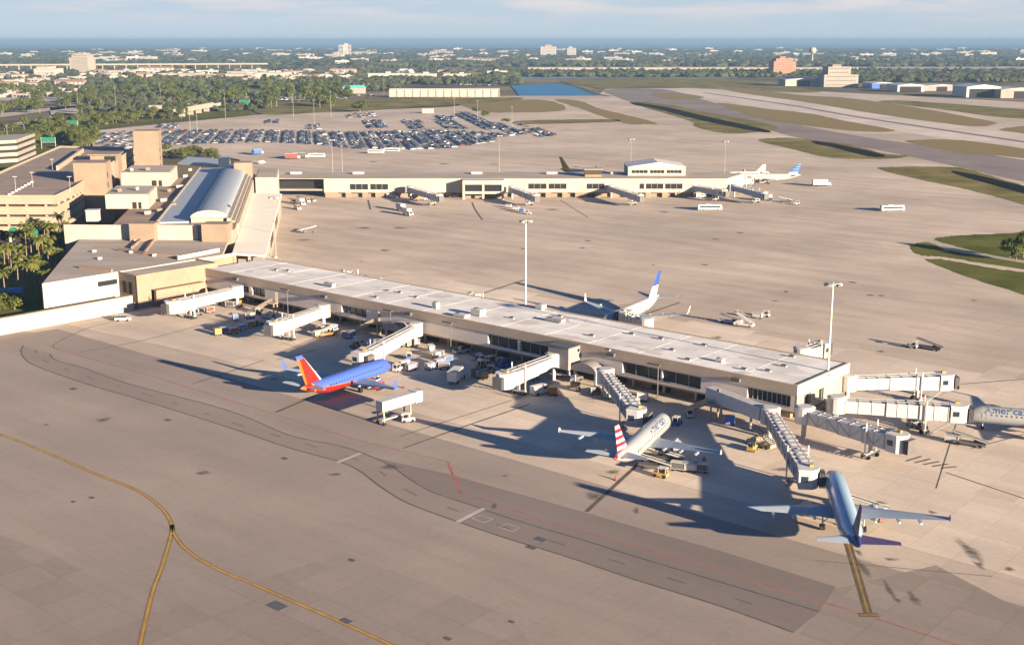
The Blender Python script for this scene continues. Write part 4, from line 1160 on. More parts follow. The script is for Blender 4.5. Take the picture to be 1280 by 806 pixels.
P_GREYW = mat('wing_grey_sky_tint', (.27, .32, .38), .4, .05, .5)  # grey wing paint tinted blue to carry sky-lit shade
P_WHITE = livery('airliner_white', (.36, .355, .35), [])
P_SILVER = livery('silver_grey_fuselage', (.235, .245, .255), [((.19, .20, .22), 0, 0, 1, -1, 2.3, 0)], .3)
P_BLUET = mat('lettering_blue', (.03, .06, .16), .5)
RED_, WH_, NB_ = (.34, .012, .025), (.50, .48, .47), (.03, .09, .22)
P_AAFUS = livery('silver_fuselage_flag_rear', (.27, .27, .275), [(RED_, -.62, 0, .78, 14.1, 14.9, 0), (RED_, -.62, 0, .78, 15.9, 16.6, 0)], .3)
P_AAFIN = livery('striped_flag_fin', WH_, [(RED_, .12, 0, 1, .5, 1.0, 1.5), (NB_, 1, 0, .8, -5.45, 2, 0)], .35)
SWB, SWR, SWO, SWY = (.048, .095, .38), (.24, .014, .010), (.40, .10, .008), (.42, .27, .03)
P_SWFUS = livery('royal_blue_over_red', SWB, [(SWR, .10, 0, 1, -9, 2.55, 0), (SWO, .10, 0, 1, 2.55, 2.72, 0), (SWR, -.95, 0, -.30, 11.2, 40, 0), (SWO, -.95, 0, -.30, 13.2, 40, 0), (SWY, -.95, 0, -.30, 10.9, 11.2, 0)], .35)
P_SWFIN = livery('orange_red_blue_fin', SWR, [(SWO, -1, 0, -.35, 12.6, 40, 0), ((.40, .42, .46), -1, 0, -.8, -9, 5.9, 0), (SWB, 0, 0, 1, 11.6, 20, 0)], .35)
P_UFIN = livery('blue_globe_fin', (.66, .65, .63), [((.62, .42, .36), -.45, 0, 1, 9.9, 12.9, 0), ((.66, .65, .63), -.45, 0, 1, 10.6, 11.6, 0), ((.02, .06, .26), 0, 0, 1, 8.2, 30, 0)], .35)
P_UFUS = livery('white_fuselage_grey_belly', (.36, .355, .35), [((.24, .25, .27), 0, 0, 1, -1, 2.2, 0)], .35)
P_DFUS = livery('sky_tinted_fuselage_dark_belly', (.22, .32, .42), [((.012, .02, .07), 0, 0, 1, -1, 2.75, 0), ((.012, .02, .09), -.8, 0, -.5, 9.4, 60, 0)], .18)  # white base tinted pale blue, painting in the blue of the shaded flank
P_DFIN = livery('dark_violet_red_fin', (.02, .025, .11), [((.30, .03, .05), -.5, 0, -1, -2.6, -1.2, 0), ((.42, .06, .06), .8, 0, -1, -19.4, -18.3, 0)], .3)
P_DHS = mat('violet_tailplane', (.10, .075, .17), .4)
P_JFIN = livery('blue_check_fin', (.03, .09, .38), [((.14, .28, .60), 0, 0, 1, .0, .35, 1.4), ((.66, .65, .63), 0, 0, 1, 0, 6.6, 0)], .35)
P_OLIVE = livery('olive_rear_blue_front', (.03, .06, .15), [((.085, .085, .02), -1, 0, 0, 7.0, 60, 0)], .4)
P_OLFIN = mat('olive_fin', (.085, .085, .02), .5)

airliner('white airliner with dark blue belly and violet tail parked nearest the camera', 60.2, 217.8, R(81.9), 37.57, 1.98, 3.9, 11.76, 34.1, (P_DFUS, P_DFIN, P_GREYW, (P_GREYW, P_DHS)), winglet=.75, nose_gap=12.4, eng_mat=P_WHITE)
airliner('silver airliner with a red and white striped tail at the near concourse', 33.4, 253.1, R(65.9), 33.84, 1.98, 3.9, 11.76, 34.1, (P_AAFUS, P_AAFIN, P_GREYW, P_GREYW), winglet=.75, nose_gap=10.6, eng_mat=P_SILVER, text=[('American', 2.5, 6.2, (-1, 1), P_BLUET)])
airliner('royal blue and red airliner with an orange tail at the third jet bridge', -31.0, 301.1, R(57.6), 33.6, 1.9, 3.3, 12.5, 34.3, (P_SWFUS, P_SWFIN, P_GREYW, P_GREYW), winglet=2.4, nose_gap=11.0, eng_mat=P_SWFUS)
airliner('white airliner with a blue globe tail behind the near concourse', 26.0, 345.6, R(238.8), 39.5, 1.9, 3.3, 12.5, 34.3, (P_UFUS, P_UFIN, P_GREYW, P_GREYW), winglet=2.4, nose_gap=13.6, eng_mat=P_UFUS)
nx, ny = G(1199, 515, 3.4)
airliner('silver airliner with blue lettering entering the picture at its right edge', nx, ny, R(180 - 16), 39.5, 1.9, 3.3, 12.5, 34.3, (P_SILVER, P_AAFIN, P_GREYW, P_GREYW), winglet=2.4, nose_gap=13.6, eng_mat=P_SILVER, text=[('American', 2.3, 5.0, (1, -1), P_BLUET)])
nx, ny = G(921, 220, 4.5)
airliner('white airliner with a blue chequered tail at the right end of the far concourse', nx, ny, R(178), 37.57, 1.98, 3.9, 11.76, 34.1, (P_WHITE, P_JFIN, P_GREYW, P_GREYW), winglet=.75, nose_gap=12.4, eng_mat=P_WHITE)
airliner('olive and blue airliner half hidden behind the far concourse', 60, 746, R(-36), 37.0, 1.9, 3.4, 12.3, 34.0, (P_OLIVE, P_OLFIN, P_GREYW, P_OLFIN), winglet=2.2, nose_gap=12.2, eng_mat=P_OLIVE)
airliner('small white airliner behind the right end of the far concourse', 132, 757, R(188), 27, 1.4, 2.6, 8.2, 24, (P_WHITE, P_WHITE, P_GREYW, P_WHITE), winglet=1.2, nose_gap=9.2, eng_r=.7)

# ------------------------------------------------------------------ jet bridges
def door_of(nx, ny, hdeg, back=5.0, side=2.0):
    h = R(hdeg)
    return (nx - back * math.cos(h) - side * math.sin(h), ny - back * math.sin(h) + side * math.cos(h), h)
def jet_bridge(label, pr, pc, m=M_BRIDGEW, zr=3.6, zcab=3.4, zlook=5.5, truss=False, parts3=True, fixed=None, leg=.78, door=None):
    r = G(*pr, zlook); c = G(*pc, zlook)
    turn = 0.0
    if door:
        dx, dy, hd = door
        c = (dx + math.cos(hd + math.pi / 2) * 2.9 , dy + math.sin(hd + math.pi / 2) * 2.9)
    Ld = math.hypot(c[0] - r[0], c[1] - r[1]); a = math.atan2(c[1] - r[1], c[0] - r[0])
    if door:
        turn = door[2] - math.pi / 2 - a
        turn = (turn + math.pi) % (2 * math.pi) - math.pi
        turn = max(-1.75, min(1.75, turn))
    ct, st2 = math.cos(turn), math.sin(turn)
    def CR(x, y): return (Ld - 0 + (x - Ld) * ct - y * st2, (x - Ld) * st2 + y * ct)
    t = thing('jet_bridge', label, 'jet bridge', (r[0], r[1], 0), a, 'jet bridges')
    ro = MB().tube((0, 0, zr - .2), (0, 0, zr + 3.2), 2.1, n=16).tube((0, 0, zr + 3.203), (0, 0, zr + 3.5), 2.3, 1.6, n=16).build('rotunda', m, t)
    col = MB().tube((0, 0, 0), (0, 0, zr - .203), .55, n=12).build('column', M_STEEL); col.parent = ro
    x0, x1 = 1.7, Ld - 2.2
    zz = lambda x: zr + (zcab - zr) * (x - x0) / max(1, x1 - x0)
    ks = (0, .40, .72, 1.0) if parts3 else (0, .55, 1.0)
    for i in range(len(ks) - 1):
        xa_, xb_ = x0 + (x1 - x0) * ks[i], x0 + (x1 - x0) * ks[i + 1]
        g = .16 * (i)
        wd, ht = 2.6 + 2 * g, 2.7 + 1.6 * g
        o = MB().beam((xa_, 0, zz(xa_) - g * .8), (xb_ + (.0), 0, zz(xb_) - g * .8), wd, ht)
        o = o.build('tunnel', m, t)
        ri = MB()
        nrib = max(2, int((xb_ - xa_) / 2.2))
        for k in range(nrib + 1):
            x = xa_ + .12 + (xb_ - xa_ - .24) * k / nrib
            z = zz(x) - g * .8
            for sy in (-1, 1):
                ri.box((x, sy * (wd / 2 + .05), z + .05), (.14, .1, ht - .1))
            ri.box((x, 0, z + ht + .003), (.14, wd + .2, .12))
        if truss:
            for k in range(nrib):
                xa2 = xa_ + .12 + (xb_ - xa_ - .24) * k / nrib; xb2 = xa_ + .12 + (xb_ - xa_ - .24) * (k + 1) / nrib
                for sy in (-1, 1):
                    za, zb = (zz(xa2) + .1, zz(xb2) + ht - .3) if k % 2 else (zz(xa2) + ht - .3, zz(xb2) + .1)
                    ri.tube((xa2, sy * (wd / 2 + .07), za), (xb2, sy * (wd / 2 + .07), zb), .07, n=5)
        rb = ri.build('ribs', M_STEEL if m is not M_BRIDGEW else M_BRIDGEG); rb.parent = o
    # conduit and service rail along the roof
    rl_ = MB()
    rl_.beam((x0, .7, zz(x0) + 2.95), (x1, .7, zz(x1) + 3.35), .18, .14)
    rl_.beam((x0, -.8, zz(x0) + 2.95), (x1, -.8, zz(x1) + 3.35), .12, .12)
    rl_.build('roof_conduit', M_STEEL, t)
    # drive column
    xl = x0 + (x1 - x0) * leg
    for sy in (-1, 1):
        lg = MB().tube((xl, sy * 1.95, .9), (xl, sy * 1.95, zz(xl) + 4.3), .17, n=8).build('lift_column', M_WPAINT, t)
    bo = MB().box((xl, 0, .75), (.9, 4.3, .4)).box((xl, 0, 1.153), (.5, .8, zz(xl) - 1.5)).build('drive_bogie', M_STEEL, t)
    wh = MB()
    for sy in (-1.5, 1.5):
        for sx in (-.62, .62): wh.tube((xl + sx, sy - .2, .5), (xl + sx, sy + .2, .5), .5, n=12)
    wo = wh.build('wheels', M_BLACK); wo.parent = bo
    # cab
    cz = zcab - .35
    cb_ = MB()
    hw = 1.95
    prof = [(-1.9, -hw), (.6, -hw), (1.5, -1.2), (1.9, 0), (1.5, 1.2), (.6, hw), (-1.9, hw)]
    cb_.prism([CR(Ld + p[0], p[1]) for p in prof], cz, cz + 3.5)
    ca = cb_.build('cab', m, t)
    o = MB().prism([CR(Ld + p[0] * 1.06, p[1] * 1.06) for p in prof], cz + 3.503, cz + 3.75).build('cab_roof', M_WPAINT); o.parent = ca
    o = MB().box((*CR(Ld - .8, -hw - .03), cz + 1.4), (1.3, .05, 1.1), turn).build('window', M_GLASSB); o.parent = ca
    bl = MB()
    for i in range(4):
        x = Ld + 1.93 + i * .28
        bl.beam((*CR(x, 0), cz + .15), (*CR(x + .16, 0), cz + .15), 2.7 - .02 * i, 2.85)
    o = bl.build('bellows', M_DSTEEL); o.parent = ca
    # service stair
    sx0 = Ld - 2.4
    ss = MB()
    for k in range(10):
        ss.box((sx0 - k * .42, -2.55, .25 + cz * (1 - k / 10) * .95), (.4, .9, .07))
    for dy in (-.5, .5):
        ss.beam((sx0 + .3, -2.55 + dy, cz + .1), (sx0 - 4.2, -2.55 + dy, .05), .07, .12)
        ss.beam((sx0 + .3, -2.55 + dy, cz + 1.1), (sx0 - 4.2, -2.55 + dy, 1.05), .05, .06)
    ss.build('service_stair', M_STEEL, t)
    li = MB().box((Ld - .4, .5, cz + 3.76), (.9, .7, .45)).build('beacon_box', M_YEL, t)
    if fixed is not None:
        f = G(*fixed, zlook)
        ca_, sa_ = math.cos(-a), math.sin(-a)
        dx, dy = f[0] - r[0], f[1] - r[1]
        lx, ly = dx * ca_ - dy * sa_, dx * sa_ + dy * ca_
        u = Vector((lx, ly, 0)); u_ = u.normalized()
        fo = MB().beam(tuple(u_ * 1.9 + Vector((0, 0, zr))), (lx, ly, zr), 2.9, 2.9, sh=.12).build('fixed_walkway', m, t)
        nleg = max(1, int(u.length / 7))
        for k in range(nleg):
            p = u * ((k + .6) / nleg)
            o = MB().tube((p.x, p.y, 0), (p.x, p.y, zr - .003), .3, n=8).build('support', M_STEEL); o.parent = fo
    return t
jet_bridge('white jet bridge beside the tan recessed bay, closest to the terminal', (296, 363), (214, 381))
jet_bridge('white jet bridge second from the terminal on the near apron', (404, 387), (342, 407))
jet_bridge('white jet bridge reaching the nose of the royal blue jet', (519, 410), (444, 443), door=door_of(-31.0, 301.1, 57.6))
jet_bridge('white jet bridge beside the square grey vestibule, with no plane', (692, 448), (630, 472))
jet_bridge('grey jet bridge docked to the silver jet with the striped tail', (757, 468), (797, 516), M_BRIDGEG, truss=True, door=door_of(33.4, 253.1, 65.9))
jet_bridge('jet bridge with a long grey fixed walkway docked to the dark bellied jet', (963, 517), (1002, 580), M_BRIDGEG, truss=True, fixed=(888, 488), door=door_of(60.2, 217.8, 81.9))
jet_bridge('empty grey trussed jet bridge at the free end of the near concourse', (1006, 516), (1124, 549), M_BRIDGEG, truss=True)
jet_bridge('empty white jet bridge at the end wall, farther of the two running right', (1060, 476), (1182, 473), truss=False)
jet_bridge('white jet bridge docked to the silver jet at the right edge', (1046, 503), (1199, 512))
jet_bridge('white jet bridge rising behind the end of the near roof', (1002, 441), (1028, 433), parts3=False)
jet_bridge('white bridge cab showing over the middle of the near roof', (606, 386), (592, 371), parts3=False)
jet_bridge('white jet bridge showing behind the near roof by the cream link', (470, 353), (430, 343), parts3=False)
jet_bridge('white jet bridge docked behind the roof to the white globe tailed jet', (808, 404), (766, 392), parts3=False, door=door_of(26.0, 345.6, 238.8))
for lb, pr, pc, m in (('grey jet bridge left of the framed pavilion at the far concourse', (513, 236), (549, 246), M_BRIDGEG), ('grey jet bridge right of the framed pavilion at the far concourse', (640, 236), (669, 246), M_BRIDGEG),
                      ('grey jet bridge below the gabled pavilion at the far concourse', (764, 235), (800, 246), M_BRIDGEG), ('grey jet bridge right of the gabled pavilion at the far concourse', (868, 234), (905, 240), M_BRIDGEG),
                      ('blue grey jet bridge near the white truck at the far concourse end', (918, 234), (955, 243), mat('bridge_blue_panel', (.27, .34, .42), .5, .08, .8)), ('white jet bridge docked to the blue tailed white jet', (908, 228), (938, 224), M_BRIDGEW)):
    jet_bridge(lb, pr, pc, m)
# fixed stair towers by the near facade
for lb, p, rz in (('beige fixed stair by the facade between the first two bridges', (328, 392), UA + R(200)), ('beige fixed stair by the facade left of the third bridge', (455, 418), UA + R(200)), ('beige fixed stair beside the long grey walkway', (876, 518), UA + R(160))):
    t = thing('boarding_stair', lb, 'stair', (*G(*p), 0), rz, 'beige stairs along the facade')
    b = MB()
    for k in range(12): b.box((-3 + k * .5, 0, .3 + k * .3), (.5, 1.5, .08))
    b.build('steps', M_STEEL, t)
    for dy in (-.85, .85):
        MB().add([(-3.3, dy, .1), (3.2, dy, 3.7), (3.2, dy, 5.0), (-3.3, dy, 1.4), (-3.3, dy + .08, .1), (3.2, dy + .08, 3.7), (3.2, dy + .08, 5.0), (-3.3, dy + .08, 1.4)], [(0, 1, 2, 3), (7, 6, 5, 4), (0, 4, 5, 1), (1, 5, 6, 2), (2, 6, 7, 3), (3, 7, 4, 0)]).build('side_panel', M_BEIGE, t)
    MB().box((4.2, 0, 3.6), (2.0, 2.4, .25)).build('landing', M_BEIGE, t)
    for dy in (-1, 1): MB().box((4.8, dy, 0), (.3, .3, 3.597)).build('post', M_BEIGE, t)
    MB().box((4.6, 1.1, 3.853), (.9, .15, 3.2)).build('screen_panel', M_BEIGE, t)

# ------------------------------------------------------------------ light masts
def mast(label, px, py, h, r0=.32, group='tall apron light masts', slim=False):
    t = thing('light_mast', label, 'light mast', (*G(px, py), 0), 0, group)
    MB().tube((0, 0, 0), (0, 0, h), r0, r0 * .55, n=8).build('pole', M_WPAINT if not slim else mat('pale_pole', (.24, .21, .18), .6), t)
    MB().box((0, 0, 0), (1.1, 1.1, .5)).build('base_block', M_STEEL, t)
    hd = MB().tube((0, 0, h - .4), (0, 0, h - .1), 1.5, n=14).build('head_ring', M_STEEL, t)
    for k in range(6):
        a = k * math.pi / 3
        o = MB().box((1.75 * math.cos(a), 1.75 * math.sin(a), h - .75), (.55, .8, .55), a).build('floodlight', M_DSTEEL if k % 2 else M_WPAINT); o.parent = hd
mast('tall white light mast at the free end of the near concourse', 1032, 512, 30)
mast('tall white light mast behind the middle of the near concourse', 657, 395, 30)
for px, py, h, lb in ((624, 219, 25, 'far concourse right of the framed pavilion'), (905, 226, 24, 'right end of the far concourse'), (416, 218, 22, 'left part of the far concourse'), (788, 222, 24, 'gabled pavilion on the far concourse'), (345, 322, 24, 'cream link, just right of its near end')):
    mast('slim pale light mast behind the ' + lb if 'link' not in lb else 'slim pale light mast beside the ' + lb, px, py, h, .22, 'slim light masts', True)
def pole_label(i):
    return ('thin pale lamp pole standing in the crowded car lot', 'lamp poles of the car lot')
PR = None
for i, (px, py, h) in enumerate(((367, 147, 26), (393, 156, 24), (568, 146, 20), (597, 150, 20), (238, 166, 26), (247, 168, 26), (428, 217, 17), (480, 118, 22), (414, 148, 28), (282, 148, 26), (252, 112, 22), (201, 128, 26), (640, 160, 20), (98, 140, 26), (145, 136, 26), (10, 178, 14))):
    if PR is None:
        t = thing('lamp_pole', *pole_label(i)[:1], 'lamp pole', (*G(px, py), 0), 0, pole_label(i)[1])
        t['label'] = 'thin pale lamp pole beyond the far concourse or among the trees'; t['group'] = 'thin lamp poles'
        MB().tube((0, 0, 0), (0, 0, 25), .22, .14, n=6).build('pole', MATS['pale_pole'], t)
        MB().box((0, 0, 25.0), (1.8, .9, .3)).build('lamp_head', M_STEEL, t)
        PR = t
    else:
        copy_tree(PR, (*G(px, py), 0), scale=(1, 1, h / 25))
# facade lamp posts
for px, lb in ((363, 'between the first and second bridge'), (492, 'left of the third bridge'), (567, 'right of the third bridge'), (826, 'between the two recessed windows')):
    s = along(px, nl, 5.5)
    t = thing('facade_lamp', 'dark T shaped lamp post on the near facade ' + lb, 'lamp post', (*C(s, -1.2), 0), UA, 'lamp posts on the near facade')
    MB().tube((0, 0, 0), (0, 0, 8.0), .14, n=8).build('post', M_DSTEEL, t)
    MB().box((1.2, 0, 8.0), (3.6, .6, .3)).build('lamp_arm', M_DSTEEL, t)

# ------------------------------------------------------------------ ground vehicles
def wheels4(t, xf, xr, wy, r, wd=.28):
    for x in (xf, xr):
        for y in (-wy, wy):
            MB().tube((x, y - wd / 2, r), (x, y + wd / 2, r), r, n=12).build('wheel', M_BLACK, t)
def profile_body(prof, wd, z=0, inset=.12):
    """side profile (x, z) extruded across, top drawn in a little"""
    zt = max(p[1] for p in prof); zb = min(p[1] for p in prof)
    rings = []
    for sy in (-1, 1):
        rings.append([(p[0], sy * (wd / 2 - inset * (p[1] - zb) / max(.1, zt - zb)), p[1] + z) for p in prof])
    return MB().loft(rings)
def car_parts(t, body, kind='sedan'):
    if kind == 'pickup':
        prof = [(2.6, .35), (2.65, .9), (1.2, 1.05), (.95, 1.08), (-2.6, 1.08), (-2.65, .4)]; cab = [(1.2, 1.083), (.55, 1.75), (-.55, 1.78), (-.75, 1.083)]
    elif kind == 'suv':
        prof = [(2.35, .35), (2.4, .95), (1.1, 1.1), (-2.35, 1.1), (-2.4, .4)]; cab = [(1.15, 1.103), (.5, 1.72), (-2.1, 1.74), (-2.32, 1.103)]
    else:
        prof = [(2.2, .3), (2.25, .75), (1.1, .92), (-2.15, .95), (-2.2, .35)]; cab = [(1.15, .953), (.35, 1.42), (-1.1, 1.44), (-1.9, .953)]
    profile_body(prof, 1.85).build('body', body, t)
    g = profile_body(cab, 1.7, inset=.2).build('window', M_GLASSB, t)
    zt = max(p[1] for p in cab)
    xs = [p[0] for p in cab if p[1] > zt - .1]
    o = MB().box(((xs[0] + xs[-1]) / 2, 0, zt + .003), (abs(xs[0] - xs[-1]) + .1, 1.32, .05)).build('roof', body, t)
    wheels4(t, 1.4, -1.4, .82, .34)
    if kind == 'pickup':
        MB().box((-1.75, 0, 1.083), (1.6, 1.5, .02)).build('cargo_bed', M_DSTEEL, t)
def van_parts(t, body, Lv=5.6, h=2.3):
    profile_body([(Lv / 2, .35), (Lv / 2 + .05, 1.0), (Lv / 2 - .8, 1.25), (Lv / 2 - 1.4, h), (-Lv / 2, h), (-Lv / 2, .4)], 2.0, inset=.15).build('body', body, t)
    MB().add([(Lv / 2 - .82, -.84, 1.32), (Lv / 2 - .82, .84, 1.32), (Lv / 2 - 1.3, .78, h - .12), (Lv / 2 - 1.3, -.78, h - .12)], [(0, 1, 2, 3)]).build('windscreen', M_GLASSB, t)
    for sy in (-1, 1):
        MB().box((Lv / 2 - 2.0, sy * .935, 1.3), (1.1, .05, .6)).build('window', M_GLASSB, t)
    wheels4(t, Lv / 2 - 1.1, -Lv / 2 + 1.1, .88, .38)
def boxtruck_parts(t, cabm, boxm, Lb=6.0, h=3.4, wd=2.4):
    xb = -Lb / 2 - .2
    MB().box((xb, 0, 1.0), (Lb, wd, h - 1.0)).build('cargo_box', boxm, t)
    MB().box((xb, 0, h + .003), (Lb + .08, wd + .08, .1)).build('box_roof', M_WPAINT, t)
    profile_body([(1.9, .5), (1.95, 1.3), (1.5, 2.35), (.05, 2.4), (.05, .5)], 2.2).build('cab', cabm, t)
    MB().add([(1.96, -.9, 1.4), (1.96, .9, 1.4), (1.58, .82, 2.22), (1.58, -.82, 2.22)], [(0, 1, 2, 3)]).build('windscreen', M_GLASSB, t)
    MB().box((-Lb / 2 + .6, 0, .6), (Lb + 1.8, .9, .39)).build('chassis', M_DSTEEL, t)
    wheels4(t, 1.0, -Lb * .72, 1.0, .48)
def bus_parts(t, body, Lb=12, h=3.0):
    profile_body([(Lb / 2, .5), (Lb / 2 + .1, 1.3), (Lb / 2 - .25, h), (-Lb / 2 + .1, h), (-Lb / 2, .5)], 2.6, inset=.12).build('body', body, t)
    for sy in (-1, 1):
        MB().box((0, sy * 1.27, 1.45), (Lb * .86, .06, .8)).build('window', M_GLASSB, t)
    MB().box((-1, 0, h + .003), (3, 1.6, .25)).build('roof_unit', M_STEEL, t)
    wheels4(t, Lb / 2 - 2, -Lb / 2 + 2.4, 1.15, .5)
def tanker_parts(t, body, Lb=9):
    n = 16
    rings = [[(x, 1.2 * k * math.cos(a), 2.1 + 1.05 * k * math.sin(a)) for a in [2 * math.pi * i / n for i in range(n)]] for x, k in ((-Lb + 2, .8), (-Lb + 2.3, 1), (-.6, 1), (-.3, .8))]
    MB().loft(rings).build('tank', body, t, smooth=False)
    MB().box((-Lb / 2 + 1, 0, .7), (Lb, 2.2, .35)).build('chassis', M_DSTEEL, t)
    profile_body([(1.9, .5), (1.95, 1.4), (1.6, 2.6), (.05, 2.6), (.05, .5)], 2.3).build('cab', M_WPAINT, t)
    MB().add([(1.96, -.95, 1.5), (1.96, .95, 1.5), (1.68, .85, 2.45), (1.68, -.85, 2.45)], [(0, 1, 2, 3)]).build('windscreen', M_GLASSB, t)
    MB().box((-Lb / 2 + 1, 0, 3.2), (Lb - 2, .6, .1)).build('walkway', M_STEEL, t)
    wheels4(t, 1.0, -Lb * .6, 1.0, .5)
def tug_parts(t, body):
    profile_body([(1.5, .3), (1.5, .95), (.3, 1.0), (-1.4, 1.0), (-1.45, .35)], 1.5).build('body', body, t)
    MB().box((-.5, 0, 1.003), (.7, 1.1, .45)).build('seat', M_BLACK, t)
    ro = MB()
    for x in (-1.2, .35):
        for y in (-.6, .6): ro.box((x, y, 1.003), (.08, .08, 1.0))
    ro.box((-.42, 0, 2.0), (1.8, 1.4, .08)); ro.build('canopy', M_WPAINT, t)
    wheels4(t, .95, -.95, .65, .36)
def cart_parts(t, load, frame=None):
    MB().box((0, 0, .45), (3.0, 1.5, .14)).build('deck', M_STEEL, t)
    MB().box((0, 0, .593), (2.6, 1.3, 1.0), taper=(.94, .9)).build('load', load, t)
    ro = MB()
    for x in (-1.4, 1.4):
        for y in (-.68, .68): ro.box((x, y, .593), (.08, .08, 1.2))
    ro.box((0, 0, 1.8), (3.1, 1.6, .07)); ro.build('canopy', frame or M_WPAINT, t)
    wheels4(t, 1.0, -1.0, .62, .26, .2)
    MB().tube((1.5, 0, .4), (2.3, 0, .4), .06, n=6).build('drawbar', M_DSTEEL, t)
def loader_parts(t, body):
    profile_body([(3.3, .4), (3.3, .9), (-3.3, .9), (-3.3, .4)], 1.7, inset=.05).build('chassis', body, t)
    MB().beam((-3.6, 0, 1.0), (3.8, 0, 2.6), 1.0, .22).build('belt', M_BLACK, t)
    ra = MB()
    for y in (-.56, .56): ra.beam((-3.6, y, 1.1), (3.8, y, 2.7), .08, .32)
    ra.build('side_rail', M_STEEL, t)
    MB().box((-1.2, -.5, .903), (1.0, .6, .9)).build('seat', M_DSTEEL, t)
    wheels4(t, 2.2, -2.2, .75, .36)
def stair_truck_parts(t, body):
    profile_body([(3, .4), (3, 1.1), (1.8, 1.9), (.8, 1.9), (.6, 1.0), (-3, 1.0), (-3, .4)], 2.0).build('body', body, t)
    b = MB()
    for k in range(12): b.box((-2.8 + k * .45, 0, 1.1 + k * .24), (.42, 1.3, .07))
    b.build('steps', M_STEEL, t)
    ra = MB()
    for y in (-.75, .75):
        ra.beam((-3.0, y, 1.0), (2.6, y, 3.9), .07, .3); ra.beam((-3.0, y, 1.9), (2.6, y, 4.8), .06, .07)
    ra.build('side_rail', body, t)
    wheels4(t, 1.9, -1.9, .85, .4)
def container_parts(t, body):
    MB().prism([(-1, -.78), (1, -.78), (1, .78), (-1, .78)], .55, 2.1).build('shell', body, t)
    MB().box((0, 0, .3), (2.2, 1.7, .247)).build('dolly', M_DSTEEL, t)
    wheels4(t, .7, -.7, .7, .2, .16)
KINDS = {'sedan': lambda t, m, *_: car_parts(t, m), 'suv': lambda t, m, *_: car_parts(t, m, 'suv'), 'pickup': lambda t, m, *_: car_parts(t, m, 'pickup'), 'van': lambda t, m, *_: van_parts(t, m),
         'box': lambda t, m, *_: boxtruck_parts(t, M_WPAINT, m), 'bigbox': lambda t, m, *_: boxtruck_parts(t, M_WPAINT, m, 8.5, 4.0, 2.6), 'bus': lambda t, m, *_: bus_parts(t, m), 'tanker': lambda t, m, *_: tanker_parts(t, m),
         'tug': lambda t, m, *_: tug_parts(t, m), 'cart': lambda t, m, *_: cart_parts(t, m), 'loader': lambda t, m, *_: loader_parts(t, m), 'stairs': lambda t, m, *_: stair_truck_parts(t, m), 'uld': lambda t, m, *_: container_parts(t, m)}
NAMES = {'sedan': ('parked_car', 'car'), 'suv': ('parked_car', 'car'), 'pickup': ('pickup_truck', 'pickup'), 'van': ('service_van', 'van'), 'box': ('box_truck', 'truck'), 'bigbox': ('box_truck', 'truck'), 'bus': ('apron_bus', 'bus'), 'tanker': ('tanker_truck', 'truck'),
         'tug': ('baggage_tug', 'tug'), 'cart': ('baggage_cart', 'cart'), 'loader': ('belt_loader', 'belt loader'), 'stairs': ('stair_truck', 'stair truck'), 'uld': ('cargo_container', 'container')}
PROTO = {}
def vehicle(kind, px, py, deg, m, label, group=None):
    x, y = G(px, py)
    key = (kind, m.name)
    if key in PROTO:
        o = copy_tree(PROTO[key], (x, y, .03), R(deg), label)
        if 'group' in o.keys(): del o['group']
        if group: o['group'] = group
        return o
    t = thing(NAMES[kind][0], label, NAMES[kind][1], (x, y, .03), R(deg), group)
    KINDS[kind](t, m)
    PROTO[key] = t
    return t
V = vehicle
V('pickup', 577, 441, 40, M_WPAINT, 'white pickup truck parked against the near facade, left of the silver one')
V('pickup', 601, 449, 40, M_STEEL, 'silver pickup truck beside the white one below the wide dark windows')
V('suv', 632, 458, 45, M_BLUE, 'blue estate car by the near facade left of the square grey vestibule')
V('box', 574, 474, 75, M_WPAINT, 'white box truck standing alone in the shade before the near facade')
V('uld', 595, 471, 40, M_DSTEEL, 'dark baggage container behind the white box truck')
V('uld', 604, 474, 50, M_TAN, 'brown baggage container beside the bridge with no plane')
V('van', 676, 492, 40, M_WPAINT, 'white van standing in the shadow edge below the bridge with no plane')
V('suv', 718, 476, 42, M_DSTEEL, 'dark grey car parked under the square grey vestibule')
for i, (px, py, m, w_) in enumerate(((505, 459, M_WPAINT, 'white cart at the head of the train by the royal blue nose'), (514, 463, M_PURPLE, 'violet cart second in the train by the royal blue nose'), (538, 462, M_BRIDGEG, 'grey cart in the train left of the white box truck'), (549, 457, M_PURPLE, 'violet cart in the train left of the white box truck'), (559, 453, M_BLUE, 'blue cart nearest the white pickup truck'))):
    V('cart', px, py, 45, m, w_, 'baggage carts near the royal blue jet')
V('tug', 497, 464, 60, M_WPAINT, 'white baggage tug beside the nose of the royal blue jet')
V('uld', 272, 419, 35, M_YEL, 'yellow container at the left end of the colourful row below the second bridge')
for px, py, m, w_ in ((282, 416, M_BLUE, 'blue'), (292, 417, M_RED, 'red'), (303, 413, M_PURPLE, 'violet'), (313, 409, M_ORANGE, 'orange')):
    V('cart', px, py, 40, m, w_ + ' baggage cart in the colourful row below the second bridge', 'colourful carts below the second bridge')
V('tug', 323, 407, 40, M_DSTEEL, 'dark tug at the right end of the colourful cart row')
V('tug', 416, 414, 40, M_YEL, 'yellow tug beside the shade left of the third bridge')
V('loader', 407, 420, 35, M_ORANGE, 'orange belt loader left of the yellow tug')
V('cart', 398, 421, 40, M_WPAINT, 'white cart left of the orange belt loader')
V('loader', 230, 392, 40, M_BEIGE, 'beige belt loader under the cab of the first bridge')
V('tug', 206, 393, 40, M_ORANGE, 'orange tug left of the beige belt loader under the first bridge')
V('tug', 247, 394, 20, M_DSTEEL, 'dark tug right of the beige belt loader under the first bridge')
V('cart', 262, 391, 50, M_RED, 'red cart standing on the apron below the first white bridge')
